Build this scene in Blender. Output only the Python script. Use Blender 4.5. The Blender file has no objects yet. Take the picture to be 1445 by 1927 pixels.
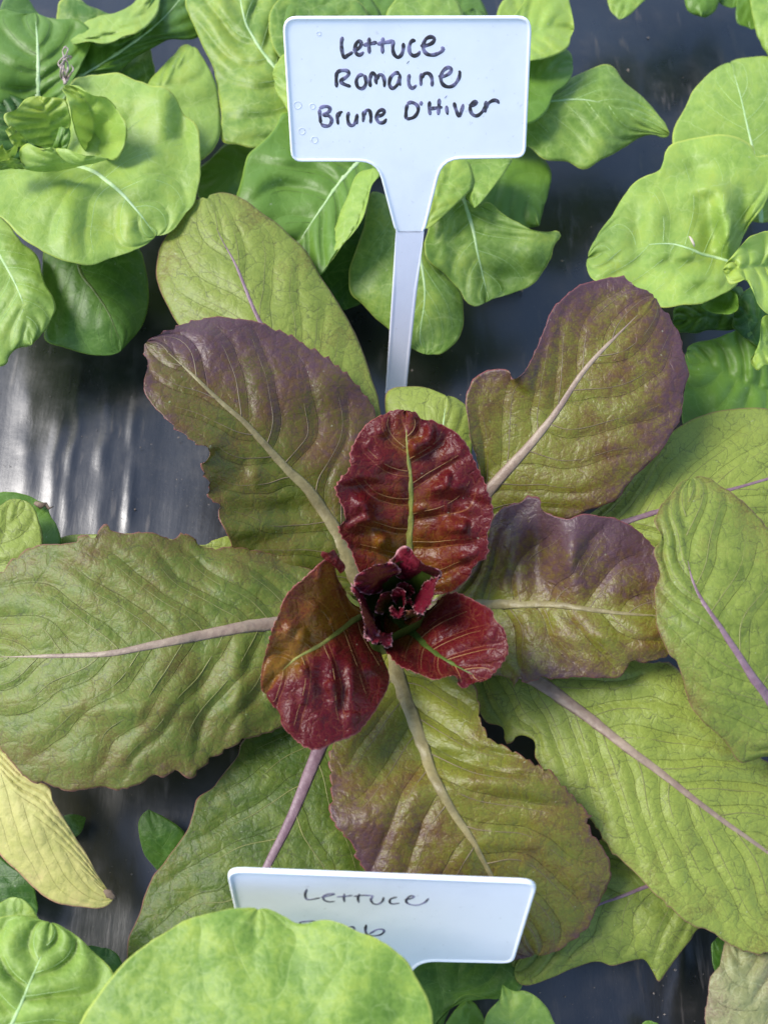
import bpy, bmesh, math, random
import numpy as np
from mathutils import Vector, Matrix

SC = bpy.context.scene
COL = SC.collection
R = math.radians

# ------------------------------------------------------------------ camera
PITCH, FPX, PW, PH, HCAM = 66.0, 1744.0, 1445.0, 1927.0, 40.2      # centimetres, photo pixels
cam = bpy.data.cameras.new('camera')
cam.sensor_fit = 'HORIZONTAL'
cam.sensor_width = 36.0
cam.lens = FPX / PW * 36.0
cam.clip_start, cam.clip_end = 0.01, 500.0
cam.dof.use_dof = True
cam.dof.focus_distance = 0.375
cam.dof.aperture_fstop = 15.0
cam_o = bpy.data.objects.new('camera', cam)
cam_o.location = (0, 0, HCAM / 100)
cam_o.rotation_euler = (R(90 - PITCH), 0, 0)
COL.objects.link(cam_o)
SC.camera = cam_o

# ------------------------------------------------------------------ sky, sun, exposure
SUN_EL, SUN_AZ = 51.0, -75.0            # degrees; azimuth from +Y towards +X
world = bpy.data.worlds.new('World')
SC.world = world
world.use_nodes = True
wn = world.node_tree
bg = wn.nodes['Background']
sky = wn.nodes.new('ShaderNodeTexSky')
sky.sky_type = 'NISHITA'
sky.sun_disc = False
sky.sun_elevation = R(SUN_EL)
sky.sun_rotation = R(SUN_AZ)
sky.air_density = 1.0
sky.dust_density = 0.9
sky.ozone_density = 1.0
wn.links.new(sky.outputs[0], bg.inputs[0])
bg.inputs[1].default_value = 0.10
sun = bpy.data.lights.new('sun', 'SUN')
sun.energy = 1.5
sun.angle = R(26)
sun.color = (1.0, 0.96, 0.91)
sun_o = bpy.data.objects.new('sun', sun)
sd = Vector((math.sin(R(SUN_AZ)) * math.cos(R(SUN_EL)), math.cos(R(SUN_AZ)) * math.cos(R(SUN_EL)), math.sin(R(SUN_EL))))
sun_o.rotation_euler = sd.to_track_quat('Z', 'Y').to_euler()
sun_o.location = sd * 5
COL.objects.link(sun_o)
SC.view_settings.view_transform = 'Standard'
SC.view_settings.look = 'None'
SC.view_settings.gamma = 1.0
SC.view_settings.exposure = 1.62
SC.view_settings.use_curve_mapping = False

# ------------------------------------------------------------------ geometry helpers
_s, _c = math.sin(R(90 - PITCH)), math.cos(R(90 - PITCH))
FWD, UP = np.array([0, _s, -_c]), np.array([0, _c, _s])

def rays(px, py):
    """directions (n,3) through photo pixels, scaled to unit depth"""
    px, py = np.asarray(px, float), np.asarray(py, float)
    return ((px - PW / 2) / FPX)[..., None] * np.array([1., 0, 0]) + ((PH / 2 - py) / FPX)[..., None] * UP + FWD

CAMP = np.array([0, 0, HCAM])

def at(px, py, z):
    """world point (cm) at height z seen at that pixel"""
    d = rays(px, py)
    k = (np.asarray(z, float) - HCAM) / d[..., 2]
    return CAMP + d * k[..., None]

def cr(pts, n):
    """Catmull-Rom through pts, resampled to n points even in arc length"""
    p = np.asarray(pts, float)
    if len(p) < 3:
        t = np.linspace(0, 1, n)[:, None]
        return p[0] * (1 - t) + p[-1] * t
    q = np.vstack([2 * p[0] - p[1], p, 2 * p[-1] - p[-2]])
    out = []
    for i in range(1, len(q) - 2):
        a, b, c, d = q[i - 1], q[i], q[i + 1], q[i + 2]
        t = np.linspace(0, 1, 14, endpoint=False)[:, None]
        out.append(b + 0.5 * t * ((c - a) + t * (2 * a - 5 * b + 4 * c - d + t * (3 * (b - c) + d - a))) * 1.0)
    out.append(p[-1:])
    o = np.vstack(out)
    l = np.concatenate([[0], np.cumsum(np.linalg.norm(np.diff(o[:, :2], axis=0), axis=1))])
    u = np.linspace(0, l[-1], n)
    return np.stack([np.interp(u, l, o[:, k]) for k in range(o.shape[1])], 1)

def vnoise(x, y, seed):
    """smooth value noise in -1..1"""
    rs = np.random.RandomState(seed % 100000)
    g = rs.uniform(-1, 1, (64, 64))
    xi, yi = np.floor(x).astype(int), np.floor(y).astype(int)
    fx, fy = x - xi, y - yi
    fx, fy = fx * fx * (3 - 2 * fx), fy * fy * (3 - 2 * fy)
    G = lambda a, b: g[a % 64, b % 64]
    return (G(xi, yi) * (1 - fx) + G(xi + 1, yi) * fx) * (1 - fy) + (G(xi, yi + 1) * (1 - fx) + G(xi + 1, yi + 1) * fx) * fy

def keyed(k, t):
    if np.isscalar(k):
        return np.full_like(t, k, dtype=float)
    k = list(k)
    if np.isscalar(k[0]):
        xs, ys = np.linspace(0, 1, len(k)), k
    else:
        xs, ys = [a for a, _ in k], [b for _, b in k]
    v = np.interp(t, xs, ys)
    for _ in range(max(1, len(t) // 14)):            # soften the corners of the key polyline
        w = v.copy(); w[1:-1] = (v[:-2] + 2 * v[1:-1] + v[2:]) / 4; v = w
    return v

def link(o, parent=None):
    COL.objects.link(o)
    if parent is not None:
        o.parent = parent
        o.matrix_parent_inverse = Matrix.Identity(4)
    return o

def mesh_obj(name, verts_cm, faces, mat, parent=None, smooth=True, origin=None):
    me = bpy.data.meshes.new(name)
    v = np.asarray(verts_cm, float) / 100
    if parent is not None:
        v = v - np.array(world_loc(parent))
    elif origin is not None:
        v = v - np.asarray(origin, float) / 100
    me.from_pydata([tuple(p) for p in v], [], [tuple(map(int, f)) for f in faces])
    me.materials.append(mat)
    if smooth:
        me.polygons.foreach_set('use_smooth', [True] * len(me.polygons))
    me.update()
    o = bpy.data.objects.new(name, me)
    link(o, parent)
    if parent is None and origin is not None:
        o.location = tuple(np.asarray(origin, float) / 100)
    return o

def world_loc(o):
    l = Vector((0, 0, 0))
    while o is not None:
        l += o.location; o = o.parent
    return l

def thing(name, label, cat, loc_cm, group=None):
    o = bpy.data.objects.new(name, None)
    o.empty_display_size = 0.02
    o.location = tuple(np.asarray(loc_cm, float) / 100)
    o['label'], o['category'] = label, cat
    if group: o['group'] = group
    return link(o)

def tag(o, label, cat, group=None):
    o['label'], o['category'] = label, cat
    if group: o['group'] = group
    return o

def tube(pts, rad, flat=1.0, nrm=None, n=6):
    """verts, faces of a tapered tube; flat squashes it along nrm (array or one vector)"""
    p = np.asarray(pts, float); m = len(p)
    tg = np.gradient(p, axis=0); tg /= np.linalg.norm(tg, axis=1)[:, None] + 1e-9
    nn = np.tile(np.array([0, 0, 1.]), (m, 1)) if nrm is None else np.broadcast_to(np.asarray(nrm, float), (m, 3)).copy()
    nn = nn - tg * (nn * tg).sum(1)[:, None]; nn /= np.linalg.norm(nn, axis=1)[:, None] + 1e-9
    bb = np.cross(tg, nn)
    rad = np.broadcast_to(np.asarray(rad, float), (m,))
    a = np.arange(n) * 2 * math.pi / n
    v = (p[:, None] + bb[:, None] * (np.cos(a)[None, :, None] * rad[:, None, None]) + nn[:, None] * (np.sin(a)[None, :, None] * (rad * flat)[:, None, None])).reshape(-1, 3)
    f = [(i * n + j, i * n + (j + 1) % n, (i + 1) * n + (j + 1) % n, (i + 1) * n + j) for i in range(m - 1) for j in range(n)]
    f.append(tuple(range(n))[::-1]); f.append(tuple((m - 1) * n + j for j in range(n)))
    return v, f

# ------------------------------------------------------------------ node helpers
def lin(c):
    return tuple(((x / 255) / 12.92 if x / 255 <= 0.04045 else ((x / 255 + 0.055) / 1.055) ** 2.4) for x in c)

class NT:
    def __init__(s, name):
        s.m = bpy.data.materials.new(name); s.m.use_nodes = True
        s.t = s.m.node_tree; s.t.nodes.clear()
        s.out = s.t.nodes.new('ShaderNodeOutputMaterial')
    def put(s, sock, v):
        if hasattr(v, 'is_output') or isinstance(v, bpy.types.NodeSocket):
            s.t.links.new(v, sock)
        elif isinstance(v, (tuple, list)):
            sock.default_value = tuple(v) + ((1.0,) if len(v) == 3 and sock.type == 'RGBA' else ())
        else:
            sock.default_value = v
    def n(s, typ, **kw):
        nd = s.t.nodes.new('ShaderNode' + typ)
        for k, v in kw.items(): setattr(nd, k, v)
        return nd
    def math(s, op, a, b=None, c=None, clamp=False):
        nd = s.n('Math', operation=op, use_clamp=clamp)
        for i, v in enumerate((a, b, c)):
            if v is not None: s.put(nd.inputs[i], v)
        return nd.outputs[0]
    def smooth(s, x, a, b, lo=0.0, hi=1.0):
        nd = s.n('MapRange', interpolation_type='SMOOTHSTEP')
        for i, v in enumerate((x, a, b, lo, hi)): s.put(nd.inputs[i], v)
        return nd.outputs[0]
    def mix(s, f, a, b, blend='MIX'):
        nd = s.n('Mix', data_type='RGBA', blend_type=blend)
        s.put(nd.inputs[0], f); s.put(nd.inputs[6], a); s.put(nd.inputs[7], b)
        return nd.outputs[2]
    def vmath(s, op, a, b=None, scale=None):
        nd = s.n('VectorMath', operation=op)
        s.put(nd.inputs[0], a)
        if b is not None: s.put(nd.inputs[1], b)
        if scale is not None: s.put(nd.inputs[3], scale)
        return nd.outputs[0]
    def noise(s, vec, scale, detail=3.0, rough=0.55, color=False):
        nd = s.n('TexNoise')
        s.put(nd.inputs['Vector'], vec); s.put(nd.inputs['Scale'], scale)
        s.put(nd.inputs['Detail'], detail); s.put(nd.inputs['Roughness'], rough)
        return nd.outputs[1 if color else 0]
    def voro(s, vec, scale, feature='DISTANCE_TO_EDGE'):
        nd = s.n('TexVoronoi', feature=feature, voronoi_dimensions='2D')
        s.put(nd.inputs['Vector'], vec); s.put(nd.inputs['Scale'], scale)
        return nd.outputs['Distance']
    def uv(s, name):
        return s.n('UVMap', uv_map=name).outputs[0]
    def attr(s, name):
        return s.n('Attribute', attribute_name=name).outputs['Fac']
    def sep(s, v):
        nd = s.n('SeparateXYZ'); s.put(nd.inputs[0], v); return nd.outputs
    def principled(s, col, rough, spec=0.5, normal=None, **kw):
        nd = s.n('BsdfPrincipled')
        s.put(nd.inputs['Base Color'], col); s.put(nd.inputs['Roughness'], rough)
        s.put(nd.inputs['Specular IOR Level'], spec)
        if normal is not None: s.put(nd.inputs['Normal'], normal)
        for k, v in kw.items(): s.put(nd.inputs[k.replace('_', ' ')], v)
        return nd.outputs[0]
    def bump(s, h, dist, strength=1.0):
        nd = s.n('Bump'); s.put(nd.inputs['Height'], h)
        nd.inputs['Distance'].default_value = dist; nd.inputs['Strength'].default_value = strength
        return nd.outputs[0]
    def done(s, shader):
        s.t.links.new(shader, s.out.inputs['Surface']); return s.m

def leaf_material(name, dark, light, blush, vein, edge, rough=0.42, spec=0.45, trans=0.25, cell=1.55, ret=0.35, sec=0.5, lw=0.10,
                  bump=0.0010, speck=0.25, cellbulge=0.5, edge_w=0.03, vein_on_blush=None, secb=0.6, purple=None, n2b=0.3):
    k = NT(name)
    flat = k.uv('flat'); vu = k.sep(k.uv('vein')); w, v = vu[0], vu[1]
    bl, tone = k.attr('blush'), k.attr('tone')
    n1 = k.noise(flat, 0.55, 4.0); n2 = k.noise(flat, 3.0, 4.0, 0.6); n3 = k.noise(flat, 10.0, 3.0, 0.75)
    warp = k.vmath('ADD', flat, k.vmath('SCALE', k.noise(flat, 1.6, 3.0, color=True), scale=0.8))
    cells = k.voro(warp, cell); fine = k.voro(warp, cell * 2.7)
    f = k.math('MULTIPLY', k.math('ABSOLUTE', k.math('SUBTRACT', k.math('FRACT', w), 0.5)), 2.0)
    width = k.math('MULTIPLY_ADD', v, -0.62 * lw, lw)
    secm = k.math('SUBTRACT', 1.0, k.smooth(f, k.math('MULTIPLY', width, 0.25), width))
    secm = k.math('MULTIPLY', k.math('MULTIPLY', secm, k.smooth(n2, 0.3, 0.62, 0.35, 1.0)), k.smooth(v, 0.66, 0.95, 1.0, 0.0))
    retm = k.smooth(cells, 0.006, 0.042, 1.0, 0.0)
    finm = k.smooth(fine, 0.01, 0.085, 0.55, 0.0)
    net = k.math('MULTIPLY', k.math('MAXIMUM', retm, finm), k.smooth(k.noise(flat, 1.3, 2.0), 0.35, 0.62, 0.25, 1.0))
    vein_m = k.math('MAXIMUM', k.math('MULTIPLY', secm, sec), k.math('MULTIPLY', net, ret), clamp=True)
    # pigment: two greens, then the anthocyanin blush in grainy patches
    g = k.math('ADD', k.math('MULTIPLY', n1, 0.75), k.math('MULTIPLY', n2, 0.45))
    g = k.math('ADD', g, k.math('SUBTRACT', tone, 0.6))
    base = k.mix(k.smooth(g, 0.2, 1.0), dark, light)
    b = k.math('ADD', bl, k.math('MULTIPLY', k.math('SUBTRACT', n1, 0.5), 1.1))
    b = k.math('ADD', b, k.math('MULTIPLY', k.math('SUBTRACT', n2, 0.5), 0.5))
    b = k.math('ADD', b, k.math('MULTIPLY', k.math('SUBTRACT', n3, 0.5), speck * 2.2))
    bm = k.math('MULTIPLY', k.smooth(b, 0.15, 0.95), k.smooth(bl, 0.0, 0.12))
    col = k.mix(bm, base, blush)
    if purple is not None:
        col = k.mix(k.math('MULTIPLY', k.smooth(k.math('ADD', bl, k.math('MULTIPLY', k.math('SUBTRACT', n2, 0.5), 0.8)), 0.5, 0.95), k.smooth(b, 0.35, 0.9)), col, purple)
    spots = k.smooth(k.noise(flat, 4.2, 1.0), 0.74, 0.80, 0.0, 0.35)
    col = k.mix(spots, col, (0.42, 0.46, 0.30))
    col = k.mix(k.smooth(n3, 0.5, 0.8, 0.0, speck * 0.6), col, light)
    vcol = vein if vein_on_blush is None else k.mix(bm, vein, vein_on_blush)
    col = k.mix(vein_m, col, vcol)
    col = k.mix(k.smooth(v, 1.0 - edge_w, 1.0, 0.0, 0.85), col, edge)
    h = k.math('SUBTRACT', k.math('MULTIPLY', k.smooth(cells, 0.0, 0.32), cellbulge), k.math('MULTIPLY', secm, secb))
    h = k.math('ADD', h, k.math('MULTIPLY', k.smooth(fine, 0.0, 0.3), cellbulge * 0.3))
    h = k.math('ADD', h, k.math('MULTIPLY', n2, n2b))
    h = k.math('ADD', h, k.math('MULTIPLY', n3, 0.22))
    nrm = k.bump(h, bump)
    rg = k.math('ADD', rough - 0.08, k.math('MULTIPLY', n2, 0.2))
    p = k.principled(col, rg, spec, nrm)
    tr = k.n('BsdfTranslucent'); k.put(tr.inputs[0], k.mix(0.35, col, light)); k.put(tr.inputs[1], nrm)
    mx = k.n('MixShader'); k.put(mx.inputs[0], trans); k.put(mx.inputs[1], p); k.put(mx.inputs[2], tr.outputs[0])
    return k.done(mx.outputs[0])

def rib_material(name, a, b, rough=0.45):
    k = NT(name)
    co = k.n('TexCoord').outputs['Object']
    st = k.vmath('MULTIPLY', co, (1.0, 1.0, 1.0))
    n = k.noise(st, 350.0, 3.0)
    n2 = k.noise(st, 60.0, 2.0)
    col = k.mix(k.smooth(k.math('ADD', k.math('MULTIPLY', n, 0.5), k.math('MULTIPLY', n2, 0.6)), 0.35, 0.75), a, b)
    return k.done(k.principled(col, rough, 0.4, k.bump(n, 0.0004), Subsurface_Weight=0.0))

# ------------------------------------------------------------------ materials
M = {}
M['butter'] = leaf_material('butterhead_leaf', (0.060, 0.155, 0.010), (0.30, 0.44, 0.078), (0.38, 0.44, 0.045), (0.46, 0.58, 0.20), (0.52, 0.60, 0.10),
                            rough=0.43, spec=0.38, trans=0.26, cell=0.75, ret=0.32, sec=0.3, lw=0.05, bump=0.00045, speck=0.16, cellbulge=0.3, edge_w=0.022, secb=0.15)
M['butter_dark'] = leaf_material('butterhead_shaded_leaf', (0.030, 0.095, 0.007), (0.125, 0.24, 0.030), (0.2, 0.3, 0.04), (0.26, 0.42, 0.11), (0.26, 0.40, 0.05),  # darkened butterhead green: shade painted into the colour, also used for dark green leaves
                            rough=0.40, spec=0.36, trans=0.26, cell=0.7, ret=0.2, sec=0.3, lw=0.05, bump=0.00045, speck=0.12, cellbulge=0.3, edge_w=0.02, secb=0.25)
M['romaine'] = leaf_material('romaine_outer_leaf', (0.042, 0.082, 0.006), (0.25, 0.305, 0.052), (0.120, 0.064, 0.018), (0.052, 0.052, 0.024), (0.26, 0.10, 0.09),
                            rough=0.42, spec=0.30, trans=0.19, cell=1.3, ret=0.62, sec=0.3, lw=0.05, bump=0.00042, speck=0.5, cellbulge=0.35, edge_w=0.014, purple=(0.085, 0.048, 0.050), n2b=0.15)
M['bronze'] = leaf_material('romaine_bronze_leaf', (0.052, 0.074, 0.004), (0.19, 0.20, 0.024), (0.112, 0.050, 0.012), (0.055, 0.040, 0.020), (0.24, 0.07, 0.065),
                            rough=0.37, spec=0.36, trans=0.13, cell=1.4, ret=0.55, sec=0.3, lw=0.05, bump=0.00045, speck=0.55, cellbulge=0.35, edge_w=0.016, vein_on_blush=(0.045, 0.024, 0.022), purple=(0.082, 0.038, 0.048), n2b=0.15)
M['red'] = leaf_material('romaine_red_leaf', (0.125, 0.062, 0.004), (0.21, 0.105, 0.008), (0.108, 0.0055, 0.0085), (0.30, 0.19, 0.03), (0.42, 0.13, 0.12),
                            rough=0.27, spec=0.22, trans=0.10, cell=1.9, ret=0.26, sec=0.6, lw=0.06, bump=0.0004, speck=0.5, cellbulge=0.4, edge_w=0.02, vein_on_blush=(0.30, 0.12, 0.045), secb=-0.1, purple=(0.080, 0.0036, 0.008), n2b=0.2)
M['heart'] = leaf_material('romaine_heart_leaf', (0.09, 0.12, 0.006), (0.16, 0.2, 0.015), (0.130, 0.005, 0.016), (0.20, 0.06, 0.05), (0.60, 0.30, 0.30),
                            rough=0.42, spec=0.22, trans=0.14, cell=2.4, ret=0.25, sec=0.5, lw=0.08, bump=0.0005, speck=0.12, cellbulge=0.5, edge_w=0.10, vein_on_blush=(0.20, 0.03, 0.04), purple=(0.115, 0.004, 0.015))
M['yellow'] = leaf_material('romaine_yellowed_leaf', (0.30, 0.34, 0.055), (0.62, 0.56, 0.20), (0.50, 0.24, 0.17), (0.40, 0.40, 0.12), (0.55, 0.22, 0.18),
                            rough=0.5, spec=0.3, trans=0.25, cell=0.9, ret=0.14, sec=0.15, lw=0.08, bump=0.0005, speck=0.2, cellbulge=0.4, edge_w=0.04)
M['grey'] = leaf_material('romaine_greyish_leaf', (0.14, 0.155, 0.05), (0.33, 0.335, 0.14), (0.16, 0.10, 0.07), (0.40, 0.41, 0.22), (0.24, 0.10, 0.11),
                            rough=0.5, spec=0.35, trans=0.15, cell=0.8, ret=0.4, sec=0.3, lw=0.06, bump=0.0006, speck=0.5, cellbulge=0.6, edge_w=0.02)
M['rib_pink'] = rib_material('midrib_pinkish', (0.20, 0.135, 0.10), (0.31, 0.235, 0.16))
M['rib_purple'] = rib_material('midrib_purple', (0.14, 0.075, 0.095), (0.23, 0.15, 0.165))
M['rib_yellow'] = rib_material('midrib_yellow_green', (0.17, 0.19, 0.03), (0.27, 0.25, 0.06))
M['rib_olive'] = rib_material('midrib_olive', (0.15, 0.12, 0.05), (0.25, 0.21, 0.09))
M['rib_pale'] = rib_material('midrib_pale_green', (0.30, 0.45, 0.17), (0.45, 0.57, 0.30))
M['rib_green'] = rib_material('midrib_green', (0.040, 0.070, 0.008), (0.085, 0.125, 0.018))

M['vein_red'] = rib_material('side_vein_tan', (0.20, 0.10, 0.035), (0.32, 0.18, 0.06))
M['vein_olive'] = rib_material('side_vein_olive', (0.13, 0.135, 0.035), (0.21, 0.21, 0.06))
M['vein_bronze'] = rib_material('side_vein_bronze', (0.12, 0.085, 0.05), (0.20, 0.15, 0.075))
M['vein_butter'] = rib_material('side_vein_pale', (0.34, 0.50, 0.17), (0.44, 0.58, 0.26))
VEIN = dict(butter='vein_butter', butter_dark='rib_green', romaine='vein_olive', bronze='vein_bronze', red='vein_red', heart='vein_red', yellow='vein_olive', grey='vein_olive')
# ------------------------------------------------------------------ leaf builder
_seed = [7]
def leaf(plant, mat, mid, L, Rr, z, dl=0.0, dr=0.0, p=1.7, n=9, fwd=0.22, q=0.06, blis=0.2, lump=0.10, lumpf=70.0, ruf=(0.0, 5.0), teeth=(0.0, 20.0),
         wav=3.0, rib=None, blush=(0.0, 0.0), bl_edge=0.0, bl_l=0.0, bl_r=0.0, tone=0.6, tone_t=0.0, den=6.5, marks=(), rib_r=0.22, rib_end=0.93,
         label=None, name='leaf', rib_name='midrib', side_veins=0.105, tmax=0.993, sm=14, px_noise=True):
    """A leaf blade: mid runs base -> tip, L and Rr are the two margins base -> tip (photo pixels, traced), z the height of the
    midrib above the ground in cm, dl / dr the extra height of the margins. Returns the blade object, a child of the plant."""
    _seed[0] += 13; sd = _seed[0]; rnd = random.Random(sd)
    b, t_ = mid[0], mid[-1]
    c0 = cr([b] + list(L) + [t_], 400); c2 = cr([b] + list(Rr) + [t_], 400); c1 = cr(mid, 400)
    ln = lambda c: np.linalg.norm(np.diff(c, axis=0), axis=1).sum()
    nt = int(np.clip(max(ln(c0), ln(c2), ln(c1)) / den, 20, 210))
    wid = np.linalg.norm(c0 - c1, axis=1).max() + np.linalg.norm(c2 - c1, axis=1).max()
    ns = int(np.clip(wid / 2 / den, 7, 60))
    T = np.linspace(0.006, tmax, nt)
    pick = lambda c: np.stack([np.interp(T, np.linspace(0, 1, 400), c[:, j]) for j in range(2)], 1)
    E0, E2, C1 = pick(c0), pick(c2), pick(c1)
    for E, full, sgn in ((E0, c0, 1), (E2, c2, -1)):          # irregular margins: waves and small teeth
        tg = np.gradient(E, axis=0); tg /= np.linalg.norm(tg, axis=1)[:, None] + 1e-9
        nr = np.stack([tg[:, 1], -tg[:, 0]], 1) * sgn
        s_ = T * ln(full)
        d = wav * vnoise(s_ / 38.0, s_ * 0 + sd % 50, sd + sgn) + 0.4 * wav * vnoise(s_ / 13.0, s_ * 0 + 3.3, sd + 5 + sgn)
        if teeth[0]:
            ph = s_ / teeth[1] + 0.6 * vnoise(s_ / 45.0, s_ * 0 + 1.7, sd + 9)
            saw = ph % 1.0
            d = d + teeth[0] * (saw ** 2.0 - .3) * (0.5 + 0.6 * vnoise(s_ / 60.0, s_ * 0 + 8.1, sd + 3)) * np.clip(T * 4, 0, 1)
        E += nr * (d * np.clip(T * 12, 0, 1) * np.clip((1 - T) * 25, 0, 1))[:, None]
    S = np.concatenate([np.linspace(-1, 0, ns, endpoint=False), np.linspace(0, 1, ns + 1)])
    S = np.sign(S) * np.abs(S) ** 0.85                       # rows a little closer to the margin
    P = np.where((S < 0)[None, :, None], C1[:, None] * (1 + S)[None, :, None] + E0[:, None] * (-S)[None, :, None],
                 C1[:, None] * (1 - S)[None, :, None] + E2[:, None] * S[None, :, None])
    for _ in range(sm):
        Qm = P.copy()
        Qm[1:-1, 1:-1] = (P[:-2, 1:-1] + P[2:, 1:-1] + P[1:-1, :-2] + P[1:-1, 2:]) / 4
        Qm[:, ns] = P[:, ns]; P = Qm
    v = np.abs(S)[None, :] * np.ones((nt, 1)); tt = T[:, None] * np.ones((1, len(S)))
    X, Y = P[..., 0], P[..., 1]
    # secondary vein coordinate
    g = T ** 0.92
    w0 = n * (g[:, None] - fwd * v ** 1.15) + 0.36 * vnoise(X / 90., Y / 90., sd + 1) + 0.05 * vnoise(X / 34., Y / 34., sd + 2)
    side = (S >= 0)[None, :] * np.ones((nt, 1))
    wl, wr = w0, w0 + 0.5
    wv = np.where(side > 0, wr, wl)
    z0 = keyed(z, T); l_, r_ = keyed(dl, T), keyed(dr, T)
    Z = z0[:, None] + np.where(S[None, :] < 0, l_[:, None], r_[:, None]) * v ** p
    fr = np.abs((wv % 1.0) - 0.5) * 2
    env = np.clip(v * 7, 0, 1) * np.clip((1.02 - v) * 4, 0, 1) * np.clip(T[:, None] * 6, 0, 1) * np.clip((1.03 - T[:, None]) * 6, 0, 1)
    am = 0.55 + 0.75 * (0.5 + 0.5 * vnoise(X / 110., Y / 110., sd + 4))
    Z = Z + q * env * am * (np.sin(fr * math.pi / 2) ** 0.8 - 0.5)
    Z = Z + q * blis * env * np.clip(vnoise(X / 30., Y / 30., sd + 6) * 1.6 - .35, 0, 1)
    Z = Z + lump * vnoise(X / lumpf, Y / lumpf, sd + 7) * np.clip(v * 3, 0.15, 1) * np.clip(T[:, None] * 5, 0, 1)
    if ruf[0]:
        Z = Z + ruf[0] * np.sin(2 * math.pi * ruf[1] * T[:, None] + 1.7 * S[None, :] + 2 * vnoise(T * 7, T * 0 + .4, sd + 8)[:, None] + sd) * v ** 2.6
    for (mx, my, rx, ry, a) in marks:                        # single folds and blisters: pixel centre, radii, height
        Z = Z + a * np.exp(-(((X - mx) / rx) ** 2 + ((Y - my) / ry) ** 2))
    W = at(X, Y, Z)
    # turned-down rim gives the blade its thickness
    rim_z = -0.055
    def rimcol(e, i):
        q_ = P[:, e] + (P[:, i] - P[:, e]) / (np.linalg.norm(P[:, i] - P[:, e], axis=1)[:, None] + 1e-6) * 1.2
        return at(q_[:, 0], q_[:, 1], Z[:, e] + rim_z)[:, None]
    W = np.concatenate([rimcol(0, 1), W, rimcol(-1, -2)], 1)
    pad = lambda a: np.concatenate([a[:, :1], a, a[:, -1:]], 1)
    vv, bx, by, ts = pad(v), pad(X), pad(Y), pad(tt)
    m = W.shape[1]
    I = np.arange(nt * m).reshape(nt, m)
    F = np.stack([I[:-1, :-1], I[:-1, 1:], I[1:, 1:], I[1:, :-1]], -1).reshape(-1, 4)
    # make blades face up
    org = np.array(world_loc(plant)) if plant is not None else np.zeros(3)
    me = bpy.data.meshes.new(name)
    co = (W.reshape(-1, 3) / 100 - org)
    a_, b_, c_ = co[F[:, 0]], co[F[:, 1]], co[F[:, 3]]
    if np.cross(b_ - a_, c_ - a_)[:, 2].sum() < 0:
        F = F[:, ::-1]
    me.vertices.add(len(co)); me.vertices.foreach_set('co', co.ravel())
    me.loops.add(F.size); me.loops.foreach_set('vertex_index', F.ravel())
    me.polygons.add(len(F)); me.polygons.foreach_set('loop_start', np.arange(len(F)) * 4)
    try: me.polygons.foreach_set('loop_total', np.full(len(F), 4))
    except Exception: pass
    me.polygons.foreach_set('use_smooth', np.ones(len(F), bool))
    me.update(calc_edges=True)
    colidx = (F % m)
    left = colidx.max(1) <= ns + 1                           # faces on the negative side
    lv = F.ravel()
    WL, WR = pad(wl).ravel(), pad(wr).ravel()
    wloop = np.where(np.repeat(left, 4), WL[lv], WR[lv])
    u1 = me.uv_layers.new(name='vein'); u1.data.foreach_set('uv', np.stack([wloop, vv.ravel()[lv]], 1).ravel().astype(np.float32))
    off = (sd * 3.7) % 50
    u2 = me.uv_layers.new(name='flat'); u2.data.foreach_set('uv', np.stack([bx.ravel()[lv] / 40 + off, by.ravel()[lv] / 40 - off], 1).ravel().astype(np.float32))
    if mat == 'butter' and max(blush) < .3: blush = tuple(b_ + .16 for b_ in blush)
    bl = keyed(blush, T)[:, None] + bl_edge * v ** 2.5 + np.where(S[None, :] < 0, bl_l, bl_r) * np.clip(v * 4, 0, 1)
    at_ = me.attributes.new('blush', 'FLOAT', 'POINT'); at_.data.foreach_set('value', pad(bl).ravel().astype(np.float32))
    at_ = me.attributes.new('tone', 'FLOAT', 'POINT'); at_.data.foreach_set('value', (tone + tone_t * ts).ravel().astype(np.float32))
    me.materials.append(M[mat])
    o = bpy.data.objects.new(name, me)
    link(o, plant)
    if label: o['label'] = label
    if rib:
        kk = T <= rib_end
        sel = np.where(kk)[0][::2]
        cl = W[sel, ns + 1]
        tr_ = T[sel] / rib_end
        rad = 1.5 * rib_r * (0.14 + 0.86 * np.clip(1 - tr_, 0, 1) ** 1.6) * np.clip((1 - tr_) * 8, 0, 1) + 0.008
        nz = np.cross(W[sel, ns + 2] - W[sel, ns + 1], np.gradient(cl, axis=0)); nz *= np.sign(nz[:, 2:3] + 1e-9)
        nz /= np.linalg.norm(nz, axis=1)[:, None] + 1e-9
        v_, f_ = tube(cl + nz * (rad * 0.0)[:, None], rad, 0.36, nz, 8)
        ro = mesh_obj(rib_name, v_ - 0, f_, M[rib], None)
        ro.data.transform(Matrix.Translation(-Vector(org))); ro.parent = o
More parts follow.
